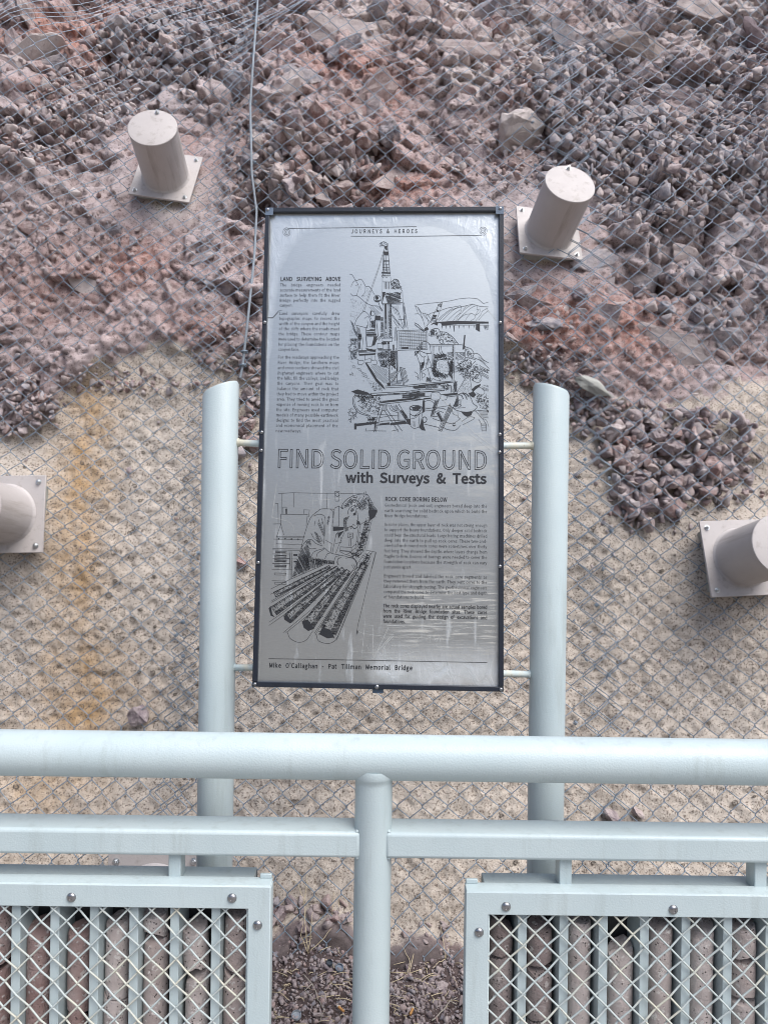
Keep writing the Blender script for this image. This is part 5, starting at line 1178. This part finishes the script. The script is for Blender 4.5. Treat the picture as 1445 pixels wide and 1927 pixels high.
INK = MB(); D.line('68,652 100,652 132,615 150,612', 1.0); D.line('70,655 100,655 133,619', .6); INK.build('film_crack', M_INK, panel)

# ------------------------------------------------------------------ small things on the gravel
def gz(x, y): return float(ground_z(np.float64(x), np.float64(y)))
def gpt(u, v):
    y = 2.2
    for _ in range(8): p = P(u, v, y); y = np.clip(y*(EYE-gz(p.x, y))/max(.2, EYE-p.z), 1.7, 2.9)
    p = P(u, v, float(y)); return Vector((p.x, p.y, gz(p.x, p.y)))
def twig_thing(name, label, u, v, stems, mat, r=.0016):
    b_ = gpt(u, v); t = thing(name, label, 'dry weed', b_)
    for st_ in stems:
        m = MB(); pts = []
        for (du, dv, lift) in st_:
            p = gpt(u+du, max(v+dv, 1700)) - b_; p.z = max(p.z, 0) + lift; pts.append(p)
        if len(pts) > 2:
            q = []
            for i in range(len(pts)-1):
                q += [pts[i].lerp(pts[i+1], k/4) + Vector((random.uniform(-1, 1), random.uniform(-1, 1), random.uniform(-.5, 1)))*.002 for k in range(4)]
            pts = q + [pts[-1]]
        m.tube(pts, r, 5, True, [r*(1-.6*i/len(pts)) for i in range(len(pts))]); m.build('stem', mat, t, 180)
    return t
M_STRAW = m_plain('dry_straw', (.52, .42, .25), .7, (.62, .54, .38), 60); M_TWIG = m_plain('bleached_twig', (.47, .44, .38), .8, (.34, .30, .25), 60)
twig_thing('dry_weed', 'dry straw coloured weed with branching stems beside the left display case', 580, 1795,
    [[(0, 0, .004), (-6, -20, .06), (-8, -45, .10), (-20, -66, .13), (-50, -80, .14)], [(-8, -45, .10), (-3, -60, .14), (-5, -70, .16)], [(0, 0, .003), (4, -12, .05), (8, -32, .09)], [(0, 0, .003), (30, -15, .03), (44, -22, .05)], [(0, 0, .003), (-14, -12, .04), (-10, -26, .07)]], M_STRAW)
twig_thing('dry_weed', 'tuft of thin dry stems against the left side of the railing post', 632, 1780,
    [[(0, 0, .003), (-8, -25, .06), (-4, -50, .10)], [(0, 0, .003), (8, -20, .05), (4, -46, .10)], [(0, 0, .003), (16, 4, .02), (28, 4, .02)], [(0, 0, .003), (6, 24, .01), (10, 34, .01)], [(0, 0, .003), (-20, -22, .05)], [(0, 0, .003), (-22, 16, .02), (-32, 22, .02)]], M_STRAW, .0013)
twig_thing('dry_weed', 'pale forked straw lying right of the railing post', 770, 1835,
    [[(0, 0, .006), (-18, 14, .006), (-42, 22, .004)], [(0, 0, .006), (-40, 2, .008)], [(0, 0, .006), (24, -4, .012)], [(0, 0, .006), (8, -24, .03)], [(-4, 0, .006), (2, -14, .02), (-14, -34, .04)]], M_STRAW, .0017)
twig_thing('dry_weed', 'thin dry stem with a kink beside the right display case', 838, 1806,
    [[(0, 0, .004), (-4, -18, .03), (-10, -36, .06)], [(0, 0, .004), (-16, 14, .006), (-24, 26, .004)], [(0, 0, .004), (6, -12, .02)]], M_STRAW, .0014)
twig_thing('dry_twig', 'bleached bent twig lying at the foot of the right display case', 812, 1925,
    [[(0, 0, .006), (18, -14, .008), (34, -28, .008), (48, -34, .01)], [(34, -28, .008), (46, -24, .006)]], M_TWIG, .0022)
twig_thing('dry_twig', 'long dry stalk slanting down across the gravel left of the railing post', 572, 1838,
    [[(0, 0, .008), (16, 24, .006), (26, 50, .006), (38, 68, .006), (30, 96, .004)], [(16, 24, .006), (2, 40, .01), (18, 52, .008)]], M_TWIG, .0018)
m = MB()
for _ in range(90):
    u, v = random.uniform(512, 880), random.uniform(1755, 1935)
    p = gpt(u, v); a_ = random.uniform(0, 6.3); l = random.uniform(.015, .085); q = [p + Vector((math.cos(a_+.5*k/4*random.uniform(-1, 1))*l*k/4, math.sin(a_)*l*k/4*.6, .007+.006*math.sin(k*.8))) for k in range(5)]
    m.tube(q, random.uniform(.0007, .0015), 4)
tag(m.build('straw_litter', M_STRAW, None, 180), kind='stuff')
def m_clear():
    t = NT('clear_plastic'); t.put(t.b.inputs['Transmission Weight'], .55); return t.done((.62, .68, .74), .18)
M_CLEAR = m_clear()
def cap(label, u, v, r, mat, tilt):
    m = MB(); m.lathe([(r*.9, 0), (r, .001), (r, .0085), (r*.94, .010), (r*.86, .010), (r*.84, .0035), (r*.4, .003), (.0004, .003)], 22, Matrix.Rotation(tilt, 4, 'X'))
    o = m.build('bottle_cap', mat, None, 40); o.location = gpt(u, v) + Vector((0, 0, .007)); return tag(o, label, 'bottle cap')
cap('clear plastic bottle cap lying open side up on the gravel near the bottom edge', 558, 1917, .0155, M_CLEAR, .35)
cap('blue grey plastic cap on the gravel just left of the railing post', 639, 1827, .014, m_plain('blue_grey_plastic', (.22, .27, .34), .4), .5)
cap('dark flat plastic disc on the gravel left of the blue grey cap', 620, 1818, .011, m_plain('dark_plastic', (.055, .07, .09), .5), .3)
M_FILT = m_plain('cigarette_filter_paper', (.55, .29, .10), .7, (.48, .24, .08), 200); M_ASH = m_plain('cigarette_paper', (.66, .63, .58), .8)
def butt(label, u, v, an):
    b_ = gpt(u, v) + Vector((0, 0, .010)); t = thing('cigarette_butt', label, 'cigarette butt', b_); d = Vector((math.cos(an), math.sin(an), .12))
    m = MB(); m.tube([d*-.012, d*.012], .0040, 10); m.build('filter', M_FILT, t, 50)
    m = MB(); m.tube([d*.0121, d*.017], .0038, 10); m.build('burnt_end', M_ASH, t, 50)
butt('orange cigarette butt on the gravel left of the railing post', 642, 1905, 2.4)
butt('orange cigarette butt on the gravel right of the railing post', 774, 1910, 1.2)
m = MB(); m.add([(-.010, -.006, .004), (0, -.008, .007), (.011, -.002, .003), (.010, .006, .006), (-.002, .008, .009), (-.011, .003, .004), (0, 0, .010)], [(0, 1, 6), (1, 2, 6), (2, 3, 6), (3, 4, 6), (4, 5, 6), (5, 0, 6)])
o = m.build('dry_leaf', m_plain('yellow_leaf', (.60, .46, .20), .7), None); o.location = gpt(858, 1792) + Vector((0, 0, .004)); tag(o, 'small yellow dry leaf on the gravel right of the railing post', 'leaf')
for label, u, v, s, k in (('largest rounded purple stone on the gravel right of the railing post', 833, 1860, 24, 6), ('pale speckled stone cut off by the left edge of the right display case', 872, 1895, 28, 11), ('dark stone on the gravel beside the bottom of the railing post at left', 597, 1918, 22, 8)):
    p = gpt(u, v); me = PROTO[k].copy(); me.name = 'stone'; o = link('loose_stone', me); S = s*p.y/FPX*1.1; o.scale = (S, S*.9, S); o['stone_tone'] = {6: .9, 11: .6, 8: .82}[k]; o.location = p + Vector((0, 0, S*.22)); o.rotation_euler = (.5, .2, u); tag(o, label, 'stone')
